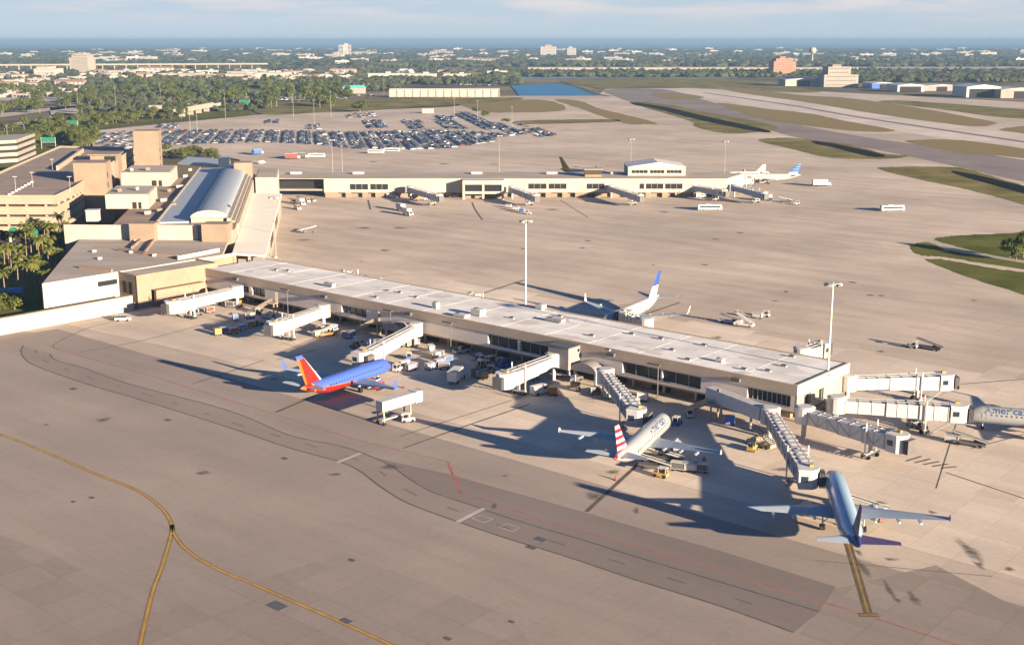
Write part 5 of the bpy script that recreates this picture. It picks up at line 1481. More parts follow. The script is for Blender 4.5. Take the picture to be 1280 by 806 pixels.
V('suv', 154, 401, 10, M_WPAINT, 'white car alone on the apron by the long low wall')
V('tug', 356, 414, 40, M_DSTEEL, 'dark tug under the second bridge')
V('tug', 510, 527, 15, M_WPAINT, 'white tug below the raised pale ramp unit')
V('loader', 818, 586, 160, M_DSTEEL, 'dark belt loader at the rear hold of the silver striped tail jet')
V('loader', 832, 577, 165, M_DSTEEL, 'dark belt loader under the right wing of the striped tail jet')
V('tug', 826, 596, 150, M_YEL, 'yellow tug behind the belt loaders of the striped tail jet')
V('cart', 848, 588, 160, M_DSTEEL, 'dark cart nearest the belt loaders of the striped tail jet')
V('cart', 862, 589, 165, M_BRIDGEG, 'grey cart in the middle of the row right of the striped tail jet')
V('cart', 876, 590, 160, M_DSTEEL, 'dark cart at the right end of the row beside the striped tail jet')
V('tug', 846, 531, 60, M_BLUE, 'blue pushback tug at the nose of the striped tail jet')
V('stairs', 952, 558, 130, M_BEIGE, 'beige stair truck beside the elbow of the long grey walkway')
V('tug', 940, 563, 60, M_YEL, 'yellow tug beside the beige stair truck')
V('loader', 1085, 640, 160, M_BEIGE, 'beige belt loader under the right wing of the dark bellied jet')
V('tug', 1098, 646, 120, M_YEL, 'yellow tug under the right wing of the dark bellied jet')
V('loader', 1162, 437, 140, M_DSTEEL, 'dark belt loader with a long shadow on the open apron at right')
V('tug', 1140, 435, 140, M_STEEL, 'grey tug left of the dark belt loader on the open apron')
V('loader', 1212, 557, 150, M_DSTEEL, 'dark belt loader below the silver jet at the right edge')
V('cart', 1190, 553, 150, M_BRIDGEG, 'grey cart left of the dark belt loader below the right edge jet')
V('tug', 1152, 536, 40, M_DSTEEL, 'dark tug under the long bridge to the right edge jet')
V('cart', 1140, 532, 40, M_STEEL, 'grey cart under the long bridge to the right edge jet')
V('stairs', 930, 408, 150, M_WPAINT, 'white stair truck right of the globe tailed jet')
V('cart', 947, 398, 150, M_BRIDGEG, 'grey cart above the white stair truck')
V('tug', 956, 396, 150, M_WPAINT, 'white tug at the right end of the group beyond the near roof')
V('loader', 912, 404, 150, M_STEEL, 'grey belt loader left of the white stair truck')
V('tug', 775, 400, 60, M_YEL, 'yellow tug at the nose of the globe tailed jet')
# far apron
for i, (px, py, k, m, lb) in enumerate(((372, 262, 'van', M_WPAINT, 'white van nearest the cream link, lowest of the cluster'), (378, 257, 'box', M_WPAINT, 'white box truck in the cluster below the glazed bridge'), (384, 253, 'van', M_BRIDGEG, 'grey van in the cluster below the glazed bridge'), (367, 254, 'suv', M_WPAINT, 'white car at the left of the cluster below the glazed bridge'), (391, 252, 'pickup', M_WPAINT, 'white pickup at the right of the cluster below the glazed bridge'), (374, 250, 'suv', M_BLUE, 'blue car at the top of the cluster below the glazed bridge'))):
    V(k, px, py, -60, m, lb)
V('box', 512, 270, -60, M_WPAINT, 'white box truck with a long shadow on the far apron')
V('box', 504, 264, -60, M_BRIDGEG, 'grey box truck behind the white one on the far apron')
V('loader', 385, 291, 20, M_DSTEEL, 'dark belt loader beside the cream link')
V('bus', 887, 263, 2, M_WPAINT, 'long white bus on the far apron below the blue grey bridge')
V('bus', 1115, 264, 8, M_WPAINT, 'long white bus alone on the open far apron at right')
V('bigbox', 1034, 233, 4, M_WPAINT, 'white box truck beyond the blue chequered tail')
V('loader', 982, 253, 170, M_DSTEEL, 'dark belt loader below the blue chequered tail')
V('box', 950, 251, 175, M_BRIDGEG, 'grey truck under the blue grey bridge')
V('tug', 996, 256, 170, M_WPAINT, 'white tug right of the dark belt loader at the far concourse')
for px, lb, m in ((636, 'grey cart at the left of the train before the far concourse', M_BRIDGEG), (645, 'white cart in the middle of the train before the far concourse', M_WPAINT), (652, 'blue cart at the right of the train before the far concourse', M_BLUE)):
    V('cart', px, 260 + (px - 636) * .35, -25, m, lb, 'cart train before the far concourse')
V('tug', 660, 268, -25, M_WPAINT, 'white tug pulling the cart train before the far concourse')
V('van', 490, 247, 0, M_WPAINT, 'white van at the foot of the far facade left of the grey bridge')
V('box', 530, 251, 20, M_TAN, 'tan truck under the grey bridge left of the framed pavilion')
V('pickup', 567, 246, 0, M_WPAINT, 'white pickup in the shade left of the framed pavilion')
V('suv', 470, 245, 0, M_WPAINT, 'white car at the far facade below the window pair')
V('box', 728, 245, 20, M_WPAINT, 'white truck between the far window pairs')
V('tug', 738, 246, 0, M_PURPLE, 'violet tug beside the white truck at the far facade')
V('van', 876, 247, 10, M_WPAINT, 'white van under the bridge right of the gabled pavilion')
for px, py, k, m, lb, dg in ((372, 199, 'bigbox', M_RED, 'red truck behind the left end of the far concourse', 10), (382, 198, 'bigbox', M_DSTEEL, 'dark truck between the red and white ones behind the far concourse', 0), (396, 197, 'bus', M_WPAINT, 'white bus right of the red truck behind the far concourse', 5), (470, 192, 'bus', M_WPAINT, 'white bus at the lower edge of the car lot', -4), (490, 190, 'bus', M_BRIDGEG, 'grey bus at the lower edge of the car lot', -3), (326, 193, 'bigbox', M_BLUE, 'blue truck beside the far end of the terminal hall', 60), (327, 205, 'van', M_WPAINT, 'white van beside the far end of the terminal hall', 60)):
    V(k, px, py, dg, m, lb)
rv = random.Random(21)
for k in range(52):
    s_ = rv.uniform(8, 205)
    p = C(s_, rv.uniform(-9, -2.5) if k % 3 else rv.uniform(-17, -8))
    kind = rv.choice(('cart', 'cart', 'uld', 'tug', 'cart')); m = rv.choice((M_BRIDGEG, M_DSTEEL, M_WPAINT, M_BLUE, M_TAN, M_DSTEEL, M_ORANGE))
    key = (kind, m.name)
    lb = 'small baggage cart, container or tug standing close along the near facade'
    if key not in PROTO:
        t = thing(NAMES[kind][0], lb, NAMES[kind][1], (*p, .03), rv.uniform(0, 6.28), 'ground equipment along the near facade')
        KINDS[kind](t, m); PROTO[key] = t
    else: copy_tree(PROTO[key], (*p, .03), rv.uniform(0, 6.28), lb, 'ground equipment along the near facade')
# raised beige ramp unit
t = thing('boarding_ramp', 'raised pale boxy boarding ramp unit on wheeled legs beside the service road', 'boarding ramp', (*G(496, 525), 0), R(46))
MB().beam((-5.0, 0, 3.2), (4.6, 0, 3.4), 2.3, 2.3).build('tunnel', M_BRIDGEW, t)
MB().box((5.62, 0, 3.3), (2.0, 2.8, 2.6)).build('cab', M_BRIDGEW, t)
MB().box((6.9, 0, 3.5), (.55, 2.5, 2.3)).build('bellows', M_DSTEEL, t)
for x in (-4.6, 3.2):
    for y in (-1.2, 1.2):
        MB().tube((x, y, .3), (x, y * .8, 3.6), .2, n=8).build('leg', M_BEIGE, t)
        MB().tube((x, y - .2, .4), (x, y + .2, .4), .4, n=12).build('wheel', M_BLACK, t)
MB().box((-.7, 0, .8), (8.4, .5, .3)).build('chassis', M_STEEL, t)
# cones / red boards
PC = None
for px, py in ((934, 553), (938, 556), (942, 553), (1100, 652), (770, 600), (880, 575), (450, 480), (505, 485)):
    if PC is None:
        PC = thing('traffic_cone', 'orange red safety cone standing on the apron by the parked jets', 'cone', (*G(px, py), .03), 0, 'safety cones')
        MB().tube((0, 0, .04), (0, 0, .95), .3, .06, n=10).build('cone_body', M_RED, PC)
        MB().box((0, 0, 0), (.75, .75, .037)).build('base', M_BLACK, PC)
    else: copy_tree(PC, (*G(px, py), .03))

# ------------------------------------------------------------------ the crowded car lot
def car_mesh():
    mb = profile_body([(2.25, .3), (2.3, .8), (1.1, .97), (-2.2, 1.0), (-2.25, .35)], 1.85)
    n0 = len(mb.f)
    c = profile_body([(1.15, 1.003), (.4, 1.48), (-1.3, 1.5), (-2.0, 1.003)], 1.7, inset=.2)
    mb.add(c.v, c.f, 1)
    mb.box((-.45, 0, 1.503), (1.7, 1.3, .04), mi=0)
    for x in (-1.4, 1.4):
        for y in (-.85, .85): mb.tube((x, y - .12, .33), (x, y + .12, .33), .33, n=8, mi=2)
    return mb
CARM = [('dark blue', (.02, .03, .07)), ('black', (.012, .012, .014)), ('silver grey', (.30, .31, .33)), ('white', (.62, .62, .62)), ('dull red', (.16, .025, .02)), ('mid grey', (.11, .115, .125)), ('slate blue', (.05, .075, .13))]
CARD = []
for nm_, colr in CARM:
    CARD.append((nm_, mat('car_paint_' + nm_.replace(' ', '_'), colr, .4, spec=.25)))
def inside(p, poly):
    c = False
    for i in range(len(poly)):
        a, b = poly[i], poly[i - 1]
        if (a[1] > p[1]) != (b[1] > p[1]) and p[0] < (b[0] - a[0]) * (p[1] - a[1]) / (b[1] - a[1]) + a[0]: c = not c
    return c
lots = [([(205, 164), (300, 163), (430, 166), (540, 163), (640, 168), (615, 178), (560, 186), (500, 188), (440, 186), (400, 181), (330, 178), (200, 182)], .80),
        ([(452, 151), (480, 151), (487, 160), (458, 161)], .8), ([(505, 151), (525, 151), (533, 161), (512, 162)], .7), ([(540, 145), (565, 146), (590, 162), (556, 161)], .8), ([(568, 141), (585, 142), (628, 161), (606, 163)], .85), ([(612, 156), (628, 155), (660, 168), (640, 170)], .7), ([(640, 153), (652, 155), (700, 170), (672, 172)], .55),
        ([(330, 151), (350, 150), (350, 154), (330, 155)], .5), ([(380, 156), (400, 156), (400, 162), (382, 162)], .5), ([(122, 168), (166, 164), (166, 185), (124, 188)], .25), ([(198, 156), (222, 155), (222, 161), (198, 162)], .6), ([(430, 143), (470, 141), (475, 147), (432, 148)], .35), ([(330, 122), (470, 118), (470, 122), (330, 126)], .12), ([(225, 117), (262, 117), (262, 124), (226, 124)], .3), ([(560, 104), (620, 104), (620, 107), (560, 107)], .5)]
spots = []
ux, uy = math.cos(TA), math.sin(TA)
for pix, occ in lots:
    poly = gs(pix)
    us = [p[0] * ux + p[1] * uy for p in poly]; vs = [p[0] * uy - p[1] * ux for p in poly]
    v = min(vs)
    while v < max(vs):
        for dv_ in (0, 5.4):
            u = min(us); on = True
            while u < max(us):
                if random.random() < (.11 if on else .34): on = not on
                x, y = u * ux + (v + dv_) * uy, u * uy - (v + dv_) * ux
                if inside((x, y), poly) and random.random() < (min(.97, occ + .12) if on else occ * .35):
                    spots.append((y, x, TA + math.pi / 2 + random.choice((0, math.pi)) + random.uniform(-.04, .04)))
                u += 2.9
        v += 14.2
spots.sort()
stuffspots = []
if len(spots) > 285:
    stuffspots = spots[285:]
    spots = spots[:285]
cm = car_mesh()
DATA = {}
for i, (y, x, a) in enumerate(spots):
    nm_, m = random.choices(CARD, (30, 20, 13, 11, 5, 12, 16))[0]
    if nm_ not in DATA:
        o = cm.build('parked_car', [m, M_GLASS, M_BLACK]); DATA[nm_] = o
    else:
        o = DATA[nm_].copy(); COL.objects.link(o)
    o.location = (x, y, .01); o.rotation_euler = (0, 0, a)
    o['label'] = nm_ + ' car parked in a long row of the crowded lot beyond the far concourse'
    o['category'] = 'car'; o['group'] = 'cars in the crowded lot, ' + nm_
allm = [m for _, m in CARD] + [M_GLASS, M_BLACK]
mass = MB()
for (y, x, a) in stuffspots:
    k = random.choices(range(7), (30, 20, 13, 11, 5, 12, 16))[0]
    ca, sa = math.cos(a), math.sin(a)
    o = len(mass.v)
    mass.v += [(x + p[0] * ca - p[1] * sa, y + p[0] * sa + p[1] * ca, p[2] + .01) for p in cm.v]
    for f, mi in zip(cm.f, cm.m):
        mass.f.append(tuple(q + o for q in f)); mass.m.append(k if mi == 0 else 6 + mi)
mo = setting(mass.build('distant_parked_cars', allm), 'stuff')
print('cars', len(spots), len(stuffspots))

# ------------------------------------------------------------------ trees
def leafcrown(rx, ry, rz, zc, n, ls, seed, lobes=7):
    rnd = random.Random(seed)
    L_ = [(rnd.uniform(-.55, .55) * rx, rnd.uniform(-.55, .55) * ry, zc + rnd.uniform(-.45, .5) * rz, rnd.uniform(.42, .72)) for _ in range(lobes)]
    mb = MB()
    for i in range(n):
        lx, ly, lz, k = rnd.choice(L_)
        d = Vector((rnd.gauss(0, 1), rnd.gauss(0, 1), rnd.gauss(0, 1))).normalized() * (rnd.random() ** .35)
        c = Vector((lx + d.x * rx * k, ly + d.y * ry * k, lz + d.z * rz * k))
        nrm = (d + Vector((rnd.uniform(-.5, .5), rnd.uniform(-.5, .5), rnd.uniform(0, .8)))).normalized()
        a = nrm.orthogonal().normalized(); b = nrm.cross(a)
        s = ls * rnd.uniform(.6, 1.3)
        mb.add([c + a * s, c + b * s * .7, c - a * s * .9, c - b * s * .75 + nrm * s * .2], [(0, 1, 2, 3)], 0 if rnd.random() < .6 else 1)
    return mb, L_
def broadleaf(name, label, seed, h=11, w_=5.5, n=900, group=None):
    t = thing(name, label, 'tree', (0, 0, 0), 0, group)
    mb, L_ = leafcrown(w_, w_, h * .36, h * .62, n, .62, seed)
    mb.build('crown', [M_LEAF, M_LEAF2], t)
    tr = MB().tube((0, 0, 0), (.1, 0, h * .45), .38, .22, n=8)
    for lx, ly, lz, k in L_[:5]: tr.tube((.1, 0, h * .4), (lx, ly, lz), .18, .05, n=5)
    tr.build('trunk', M_BARK, t)
    return t
def palm(label, seed, h=11):
    rnd = random.Random(seed)
    t = thing('palm_tree', label, 'palm tree', (0, 0, 0), 0, 'palms in front of the garage')
    tr = MB()
    pts = [Vector((.25 * math.sin(k * .5 + seed), .2 * math.sin(k * .7), h * k / 5)) for k in range(6)]
    pts[0].z = -.1
    for k in range(5): tr.tube(pts[k], pts[k + 1], .24 - .018 * k, .222 - .018 * k, n=8)
    tr.build('trunk', M_BARK, t)
    cr = MB(); top = pts[5]
    for i in range(26):
        az = i * 2.399; el = rnd.uniform(-.5, 1.15); Lf = rnd.uniform(2.3, 3.2)
        p = top.copy(); d = Vector((math.cos(az) * math.cos(el), math.sin(az) * math.cos(el), math.sin(el)))
        side = Vector((-math.sin(az), math.cos(az), 0))
        prev = p
        for k in range(6):
            q = prev + d * (Lf / 6); d = (d + Vector((0, 0, -.26))).normalized()
            wd = .62 * math.sin(math.pi * (k + 1.2) / 7.6)
            for sg_ in (-1, 1):
                drop = Vector((0, 0, -.35 * wd))
                cr.add([prev, q, q + side * sg_ * wd + drop + d * .2, prev + side * sg_ * wd * .8 + drop + d * .2], [(0, 1, 2, 3)])
            prev = q
    cr.build('crown', M_PALM, t)
    return t
PALMS = [palm('palm tree with drooping olive fronds in the cluster between garage and white wall', s, h) for s, h in ((1, 12), (2, 9.5), (3, 13.5))]
palmspots = [(45, 374, 0), (60, 378, 1), (50, 345, 2), (30, 345, 0), (15, 352, 2), (35, 362, 1), (62, 352, 2), (66, 336, 0), (22, 330, 0), (48, 325, 2), (5, 338, 1), (70, 322, 2), (58, 315, 0), (36, 320, 1), (10, 362, 2), (76, 312, 2), (52, 360, 1), (8, 378, 1), (40, 335, 2), (64, 328, 2), (25, 372, 0), (0, 366, 1), (56, 338, 0), (72, 345, 1), (28, 352, 1), (46, 352, 1), (12, 344, 0), (60, 324, 1), (82, 308, 1), (34, 330, 2)]
used = set()
for px, py, k in palmspots:
    loc = (*G(px, py), 0)
    if k not in used:
        used.add(k); PALMS[k].location = loc; PALMS[k].rotation_euler = (0, 0, random.uniform(0, 6))
    else: copy_tree(PALMS[k], loc, random.uniform(0, 6), scale=(1, 1, random.uniform(.85, 1.1)))
TREES = [broadleaf('broadleaf_tree', 'spreading dark green tree', 11, 10, 5.5), broadleaf('broadleaf_tree', 'tall loose olive green tree', 12, 13, 5.0), broadleaf('broadleaf_tree', 'low rounded green tree', 13, 8, 6.2)]
tused = set()
def plant(px, py, k, label, group, sc=1.0, z=0):
    loc = (*G(px, py), z)
    s = sc * random.uniform(.8, 1.2)
    if k not in tused:
        tused.add(k); o = TREES[k]; o.location = loc; o.scale = (s, s, s * random.uniform(.85, 1.1)); o['label'] = label; o['group'] = group
    else:
        o = copy_tree(TREES[k], loc, random.uniform(0, 6), label, group, (s, s, s * random.uniform(.85, 1.1)))
    return o
def grove(pix, n, label, group, sc=1.0, kinds=(0, 1, 2), mind=5):
    poly = gs(pix); xs = [p[0] for p in poly]; ys = [p[1] for p in poly]
    got = []; tries = 0
    while len(got) < n and tries < n * 60:
        tries += 1
        p = (random.uniform(min(xs), max(xs)), random.uniform(min(ys), max(ys)))
        if inside(p, poly) and all((p[0] - q[0]) ** 2 + (p[1] - q[1]) ** 2 > mind * mind for q in got):
            got.append(p)
            Dd = p[1]
            k = random.choice(kinds); s = sc * random.uniform(.8, 1.2)
            if k not in tused:
                tused.add(k); o = TREES[k]; o.location = (*p, 0); o.scale = (s, s, s); o['label'] = label; o['group'] = group
            else: copy_tree(TREES[k], (*p, 0), random.uniform(0, 6), label, group, (s, s, s * random.uniform(.8, 1.15)))
for px, py, k, lb in ((1262, 322, 1, 'leftmost of the three on the grass island'), (1270, 326, 0, 'middle one of the three on the grass island'), (1279, 322, 1, 'rightmost of the three on the grass island')):
    plant(px, py, k, 'dark bushy tree, ' + lb, 'trees on the grass island', .8)
grove([(22, 205), (50, 178), (62, 180), (78, 178), (100, 190), (120, 185), (120, 168), (90, 166), (40, 172), (22, 190)], 70, 'dense green tree in the belt along the road behind the garage', 'trees behind the garage', 1.0, mind=4.5)
grove([(0, 172), (30, 162), (120, 158), (235, 148), (235, 143), (110, 150), (40, 158), (0, 164)], 75, 'green tree in the hedge like belt beyond the parking garage', 'belt trees beyond the garage', .95, mind=5.5)
grove([(198, 199), (272, 199), (272, 192), (198, 189)], 15, 'low green tree in the row between terminal hall and car lot', 'trees behind the terminal hall', .7, (0, 2), mind=5)
grove([(100, 142), (230, 130), (330, 128), (330, 112), (160, 102), (110, 118)], 72, 'dark green tree in the wood beyond the hedge belt', 'trees of the dark wood', 1.5, mind=12)
grove([(330, 136), (445, 134), (440, 112), (330, 108)], 55, 'tall green tree behind the upper edge of the car lot', 'trees behind the car lot', 1.5, mind=11)
grove([(0, 150), (100, 138), (110, 118), (0, 112)], 46, 'scattered tree between the pale lots at far left', 'trees among the pale lots', 1.25, mind=13)
for px, py, lb in ((450, 140, 'beside the pale strip left of the striped white building'), (632, 154, 'at the corner of the grass right of the car lot'), (595, 141, 'on the dry verge above the car lot'), (607, 147, 'on the dry verge beside the car lot')):
    plant(px, py, 2, 'lone dark tree ' + lb, 'single trees by the car lot', .85 if px > 460 else 1.6)
grove([(20, 392), (-10, 398), (-10, 375), (15, 372)], 5, 'low bright green bush by the palm cluster at the left edge', 'bushes at the left edge', .55, (2,), mind=3)
grove([(78, 318), (95, 300), (90, 295), (70, 305)], 5, 'green bush between palms and grey roof', 'bushes by the grey roof', .6, (0, 2), mind=3)
# blue awning by the palms and green road signs
aw = thing('awning', 'bright blue curved awning between the palms at the left edge', 'awning', (*G(10, 376), 0), R(20))
MB().loft([[(x, 2.6 * math.cos(a), 3.0 + 1.2 * math.sin(a)) for a in [math.pi * i / 10 for i in range(11)]] for x in (-5, 5)]).build('canopy', mat('blue_canvas', (.06, .19, .42), .7, .1, .5), aw)
for x in (-4.6, 4.6):
    for y in (-2.3, 2.3): MB().tube((x, y, 0), (x, y, 3.2), .1, n=8).build('post', M_STEEL, aw)
def gantry(label, px, py, wd, h0, hh, rz=0):
    t = thing('road_sign', label, 'road sign', (*G(px, py), 0), rz)
    MB().box((0, -.2, h0), (wd, .25, hh)).build('sign_panel', M_GREENP, t)
    MB().box((0, .05, h0 - .3), (wd + 1.0, .2, .25)).build('beam', M_STEEL, t)
    for x in (-wd / 2 - .4, wd / 2 + .4): MB().tube((x, .1, 0), (x, .1, h0 + hh), .22, n=8).build('post', M_STEEL, t)
gantry('large green road sign in the gap of the tree belt behind the garage', 61, 186, 10, 5.0, 4.0, R(4))
gantry('green road sign farther along the belt behind the garage', 91, 163, 9, 5, 4.0)
gantry('green road sign before the wood, above the car lot', 306, 134, 12, 3, 6)
for px, lb in ((19, 'left round green sign under the lowest garage level'), (44, 'right round green sign under the lowest garage level')):
    x, y = G(px, 289, 6)
    t = thing('round_sign', lb, 'sign', (x, y - 2, 0), 0, 'green signs under the garage')
    MB().tube((0, -.2, 6), (0, .1, 6), 2.0, n=20).build('sign_panel', M_GREENP, t)
    MB().tube((0, 0, 0), (0, 0, 6), .15, n=8).build('post', M_STEEL, t)

# ------------------------------------------------------------------ distant town
def placed(t, px, py): t.location = (*G(px, py), 0)
def bigblock(name, label, cat, px0, px1, pyb, pyt, tiers, wallm, dep=30, rows=4, gm=None):
    gm = gm or mat('far_window_band', (.14, .13, .12), .5)
    """tiers: (fraction left, right, low, high) of the outline"""
    b = G((px0 + px1) / 2, pyb); wd = (px1 - px0) * b[1] / FP
    hgt = (pyb - pyt) * b[1] / FP
    t = thing(name, label, cat, (b[0], b[1] + dep / 2, 0), static=False)
    for l0, r0, z0, z1 in tiers:
        x0, x1 = (l0 - .5) * wd, (r0 - .5) * wd
        d = dep * (1 - .25 * z0)
        w_ = MB().box(((x0 + x1) / 2, 0, z0 * hgt), (x1 - x0, d, (z1 - z0) * hgt - .5)).build('wall', wallm, t)
        MB().box(((x0 + x1) / 2, 0, z1 * hgt - .497), (x1 - x0 + .8, d + .8, .5)).build('roof', M_CREAM, t)
        n_ = max(1, int(rows * (z1 - z0)))
        for k in range(n_):
            zz = z0 * hgt + (k + .4) * (z1 - z0) * hgt / n_
            o = MB().box(((x0 + x1) / 2, -d / 2 - .08, zz), ((x1 - x0) * .86, .15, hgt * .045)).build('window', gm); o.parent = w_
    return t
M_SALM = mat('salmon_stucco', (.36, .17, .12), .9, .06, .1)
bigblock('hotel_building', 'salmon pink stepped hotel block standing above the dark woods', 'hotel', 967, 994, 95, 72, ((0, 1, 0, .75), (.12, .88, .75, .9), (.3, .55, .9, 1.0)), M_SALM, 60, 9, mat('salmon_shade', (.26, .12, .085), .8))
bigblock('office_building', 'cream stepped office block beside the white hangar', 'office building', 1030, 1072, 109, 82, ((0, 1, 0, .55), (.12, .78, .55, .9), (.25, .5, .9, 1)), M_CREAM, 50, 7)
bigblock('hotel_building', 'tall cream hotel tower above the highway viaduct at left', 'hotel', 88, 112, 92, 68, ((0, 1, 0, .8), (.1, .95, .8, .93), (.3, .7, .93, 1)), M_CREAM, 50, 10)
bigblock('office_building', 'low white office block left of the cream hotel tower', 'office building', 43, 70, 96, 84, ((0, 1, 0, .8), (.1, .7, .8, 1)), M_WHITE, 50, 4)
bigblock('apartment_building', 'white seaside apartment block, wider of the pair right of centre', 'apartment building', 676, 695, 70, 57, ((0, 1, 0, .85), (.3, .7, .85, 1)), M_WHITE, 120, 8)
bigblock('apartment_building', 'white seaside apartment tower, narrower of the pair right of centre', 'apartment building', 709, 720, 70, 59, ((0, 1, 0, .85), (.2, .6, .85, 1)), M_WHITE, 120, 8)
for i, (x0, x1, yb, yt, m, lb) in enumerate(((982, 1030, 108, 98, M_WHITE, 'white hangar with a grey blue roof left of the cream office block'), (1090, 1119, 111, 103, M_BLUE, 'dark blue hangar at the far edge of the airfield'), (1122, 1155, 115, 105, M_DSTEEL, 'dark fronted hangar right of the blue one'), (1156, 1200, 114, 106, M_CREAM, 'long low cream hangar between the dark ones'), (1208, 1250, 122, 106, M_DSTEEL, 'large dark fronted hangar near the right edge'), (1251, 1300, 123, 110, M_CREAM, 'cream hangar cut by the right edge of the picture'))):
    b = G((x0 + x1) / 2, yb); wd = (x1 - x0) * b[1] / FP; h_ = (yb - yt) * b[1] / FP * .8
    t = thing('hangar_building', lb, 'hangar', (b[0], b[1] + 30, 0))
    MB().box((0, 0, 0), (wd, 60, h_)).build('wall', m if m is not M_DSTEEL else M_BRIDGEG, t)
    MB().loft([[(-wd / 2 - 1, -31, h_ + .003), (0, -31, h_ * 1.22), (wd / 2 + 1, -31, h_ + .003)], [(-wd / 2 - 1, 31, h_ + .003), (0, 31, h_ * 1.22), (wd / 2 + 1, 31, h_ + .003)]]).build('roof', M_BRIDGEG, t)
    MB().box((-wd * .02, -30.1, .05), (wd * (.8 if m is M_DSTEEL else .3), .15, h_ * .8)).build('hangar_door', M_DARK, t)
wt = thing('water_tower', 'white bulb shaped water tower rising beside the salmon hotel', 'water tower', (*G(1015, 80), 0))
MB().tube((0, 0, 0), (0, 0, 34), 3.2, 2.2, n=12).build('stem', M_WHITE, wt)
n = 16
MB().loft([[(r * math.cos(a), r * math.sin(a), z) for a in [2 * math.pi * i / n for i in range(n)]] for r, z in ((2.4, 32), (9, 38), (13, 44), (12.5, 51), (8, 56), (1, 58))]).build('tank', M_WHITE, wt, smooth=True)
# highway viaduct
def viaduct(label, px0, px1, py0, py1, h, wd=16):
    a, b = G(px0, py0), G(px1, py1)
    t = thing('highway_viaduct', label, 'viaduct', (*a, 0), math.atan2(b[1] - a[1], b[0] - a[0]))
    Lv = math.hypot(b[0] - a[0], b[1] - a[1])
    MB().box((Lv / 2, 0, h - 2.2), (Lv, wd, 2.2)).build('deck', M_CREAM, t)
    for y in (-wd / 2, wd / 2): MB().box((Lv / 2, y, h + .003), (Lv, .4, 1.6)).build('parapet', M_CREAM, t)
    for k in range(int(Lv / 32)): MB().box((16 + k * 32, 0, 0), (2.2, wd * .7, h - 2.203)).build('pier', M_CREAM, t)
viaduct('long pale highway viaduct across the town at far left', -60, 335, 88.5, 86.5, 15)
viaduct('short cream road bridge with piers before the wood', 222, 272, 147, 137, 7, 9)
sw = thing('sound_wall', 'long beige ramp wall running across behind the dark woods', 'wall', (*G(660, 91), 0))
MB().box((430, 0, 0), (860, 3, 12)).build('wall_panel', M_CREAM, sw)
MB().box((430, 0, 12.003), (860, 4, .8)).build('coping', M_CREAM, sw)
# striped white building
b0, b1 = G(487, 121.5), G(624, 121.5)
t = thing('storage_building', 'long low white building with evenly ribbed bays above the car lot', 'storage building', ((b0[0] + b1[0]) / 2, b0[1] + 8, 0))
wd = b1[0] - b0[0]
MB().box((0, 0, 0), (wd, 16, 11)).build('wall', M_WHITE, t)
MB().box((0, 0, 11.003), (wd + 1, 17, 1.2), taper=(.99, .6)).build('roof', M_WPAINT, t)
for k in range(15): MB().box((-wd / 2 + wd * k / 14, -8.4, 0), (1.4, .79, 10.6)).build('buttress', M_CREAM, t)
t = thing('canopy_building', 'low building with a turquoise roof behind the trees', 'building', (*G(443, 117), 0))
MB().box((0, 0, 0), (34, 22, 9)).build('wall', M_CREAM, t)
MB().box((0, 0, 9.003), (36, 24, 4), taper=(.8, .5)).build('roof', mat('turquoise_roof', (.08, .38, .36), .6, .1, .1), t)
t = thing('shed_building', 'small white shed above the car lot', 'shed', (*G(535, 141.5), 0))
MB().box((0, 0, 0), (13, 8, 4.5)).build('wall', M_WHITE, t)
MB().box((0, 0, 4.503), (14, 9, .8), taper=(.96, .5)).build('roof', M_WPAINT, t)
t = thing('gate_house', 'small cream gate house among the belt trees', 'building', (*G(195, 145), 0))
MB().box((0, 0, 0), (12, 8, 11)).build('wall', M_CREAM, t)
MB().box((0, 0, 11.003), (13, 9, .8)).build('roof', M_CREAM, t)
MB().box((0, -4.05, 3), (5, .1, 5)).build('window', M_GLASS, t)

# small distant houses and blocks: a few shapes, copied
def house(kind, m):
    mb = MB()
    if kind == 0:      # L plan, hipped roof
        mb.box((0, 0, 0), (26, 14, 5)); mb.box((7, -11, 0), (11, 8, 5))
        mb.box((0, 0, 5.003), (28, 16, 3.2), mi=1, taper=(.5, .1)); mb.box((7, -11.5, 5.003), (13, 9, 2.6), mi=1, taper=(.3, .4))
        for x in (-9, -4, 1): mb.box((x, -7.06, 1.4), (2.4, .1, 2), mi=2)
    elif kind == 1:    # flat commercial block with parapet
        mb.box((0, 0, 0), (46, 28, 8)); mb.box((0, 0, 8.003), (47, 29, .9)); mb.box((8, 3, 8.91), (8, 6, 2.2), mi=1)
        for x in (-16, -8, 0, 8, 16): mb.box((x, -14.06, 1.5), (5, .1, 3.5), mi=2)
    elif kind == 2:    # tower block
        mb.box((0, 0, 0), (34, 20, 30)); mb.box((4, 0, 30.003), (10, 9, 4)); mb.box((0, 0, 0), (12, 24, 27))
        for z in range(7):
            for x in (-12, 12): mb.box((x, -10.06, 3 + z * 3.8), (8, .1, 1.7), mi=2)
    else:              # long two storey apartments
        mb.box((0, 0, 0), (70, 15, 8)); mb.box((0, 0, 8.003), (72, 17, 2.8), mi=1, taper=(.9, .15))
        for x in range(-30, 31, 10):
            for z in (1.3, 4.9): mb.box((x, -7.56, z), (4, .1, 1.8), mi=2)
    return mb
ROOFT = mat('terracotta_roof', (.24, .15, .11), .9, .1, .1)
